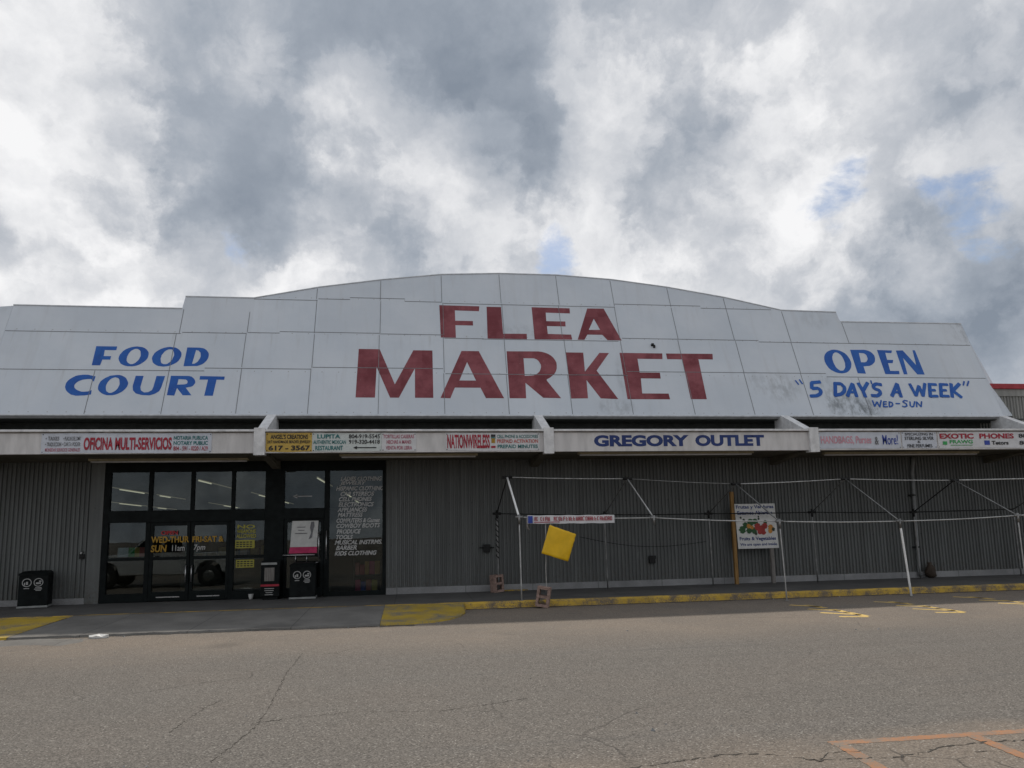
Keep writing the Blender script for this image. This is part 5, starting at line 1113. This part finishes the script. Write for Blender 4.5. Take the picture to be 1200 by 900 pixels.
# ------------------------------------------------------------------ fittings on the wall
for lab, x, z in (('black outlet box on the corrugated wall left of the pipe frame', 1.97, 1.27), ('black outlet box on the corrugated wall below the frame rail at mid facade', 6.54, 0.86)):
    t = thing('outlet_box', lab, 'outlet box', (x, -0.02, z), 'outlet boxes on the wall')
    m = MB(); m.box(x - .085, x + .085, -0.11, -0.024, z - .10, z + .10, .01); m.build('box', M['fitting_shade'], t)
    m = MB(); m.box(x - .10, x + .10, -0.125, -0.112, z + .02, z + .11, .004); m.build('flap_cover', M['fitting_shade'], t)
    if x < 3: m = MB(); m.tube([(x - .2, -.06, z + .02), (x + .2, -.06, z + .02)], .014, 6); m.build('conduit', M['fitting_shade'], t)
t = thing('wall_tap', 'small metal tap with a dark box on the corrugated wall above the left litter bin', 'tap', (-8.13, -0.02, 1.38))
m = MB(); m.tube([(-8.13, -0.03, 1.42), (-8.13, -0.10, 1.42), (-8.13, -0.12, 1.36)], .02, 8); m.build('spout', M['chrome'], t)
m = MB(); m.box(-8.19, -8.07, -0.075, -0.024, 1.25, 1.37, .005); m.build('box', M['fitting_shade'], t)
t = thing('downspout', 'grey downspout pipe running down the corrugated wall in the right bay of the frame', 'downspout', (14.6, -0.08, ZS))
m = MB(); m.tube([(14.66, -0.09, 3.64), (14.66, -0.09, 3.5), (14.60, -0.09, 3.2), (14.56, -0.09, 2.0), (14.52, -0.09, 0.35), (14.50, -0.16, 0.2)], 0.05, 10); m.build('pipe', M['pipe'], t)
m = MB(); m.box(14.44, 14.60, -.145, -.03, 2.5, 2.54, .003); m.box(14.42, 14.58, -.145, -.03, 1.0, 1.04, .003); m.build('bracket', M['dark'], t)
m = MB(); m.lathe((14.78, -0.22, ZS), [(0.06, 0), (0.13, 0.04), (0.15, 0.16), (0.11, 0.30), (0.05, 0.38), (0.07, 0.44)], 12)
for v in m.b.verts: v.co.x += 0.02 * math.sin(v.co.z * 23 + v.co.y * 9)
tag(m.build('rubbish_bag', M['brown'], org=(14.78, -.22, ZS)), 'dark tied rubbish bag standing at the foot of the downspout', 'bag')
m = MB(); m.tube([(4.55 + 0.36 * k, -0.03, 1.52 - 0.20 * math.sin(math.pi * k / 10) - 0.02 * k) for k in range(11)], .008, 5)
tag(m.build('slack_cable', M['fitting_shade'], org=(6.3, -.03, 1.3)), 'thin black cable hanging slack across the corrugated wall behind the frame', 'cable')

# ------------------------------------------------------------------ pickup parked out to the left, mirrored in the entrance glass
t = thing('pickup_truck', 'white pickup truck parked on the lot, seen mirrored in the entrance glass', 'pickup', (-9.0, -9.0, 0))
def tp(x, y, z): return (-9.0 + x, -9.0 + y, z)
prof = [(-2.75, .55), (-2.75, 1.02), (-2.6, 1.14), (-1.05, 1.2), (-0.5, 1.72), (0.85, 1.74), (0.95, 1.22), (2.75, 1.22), (2.78, .6), (2.2, .5), (2.1, .78), (1.9, .9), (1.6, .9), (1.4, .78), (1.3, .45), (-1.3, .45), (-1.4, .78), (-1.6, .9), (-1.9, .9), (-2.1, .78), (-2.2, .5)]
m = MB(); m.prism([tp(x, -0.93, z) for x, z in prof], (0, 1.86, 0)); bd = m.build('body', M['truck'], t)
bv = bd.modifiers.new('edge', 'BEVEL'); bv.width = 0.04; bv.segments = 3; bv.limit_method = 'ANGLE'
for s in (-0.945, 0.935):
    for q in ([(-0.95, 1.24), (-0.48, 1.64), (0.12, 1.66), (0.12, 1.24)], [(0.2, 1.24), (0.2, 1.66), (0.78, 1.66), (0.84, 1.24)]):
        m = MB(); m.prism([tp(x, s, z) for x, z in q], (0, 0.01, 0)); m.build('side_window', M['truckglass'], t)
    m = MB(); m.box(-9.0 - .1, -9.0 + .08, -9.0 + s - .01, -9.0 + s + .02, 1.08, 1.12, .004); m.build('door_handle', M['dark'], t)
m = MB(); m.prism([tp(-1.06, -.8, 1.235), tp(-0.55, -.75, 1.69), tp(-0.55, .75, 1.69), tp(-1.06, .8, 1.235)], (-0.025, 0, 0.02)); m.build('windscreen', M['truckglass'], t)
m = MB(); m.box(-9.0 + .97, -9.0 + 2.66, -9.0 - .78, -9.0 + .78, 1.16, 1.232); m.build('bed_opening', M['dark'], t)
for s in (-.75, .75): m = MB(); m.box(-9.0 - 2.80, -9.0 - 2.74, -9.0 + s - .16, -9.0 + s + .16, .78, .95, .01); m.build('headlight', M['banner'], t)
m = MB(); m.box(-9.0 - 2.86, -9.0 - 2.7, -9.0 - .9, -9.0 + .9, .45, .62, .03); m.build('bumper', M['chrome'], t)
for wx in (-1.75, 1.75):
    for s in (-.86, .86):
        m = MB(); m.lathe(tp(wx, s, .38), [(.2, -.11), (.34, -.11), (.38, -.07), (.38, .07), (.34, .11), (.2, .11)], 28, 'y'); w_ = m.build('wheel', M['rubber'], t)
        m = MB(); m.lathe(tp(wx, s, .38), [(.05, -.12), (.19, -.118), (.21, -.09), (.21, .09), (.19, .118), (.05, .12)], 20, 'y'); m.build('rim', M['steel'], w_, org=ORG[w_.name])
bpy.context.view_layer.update()
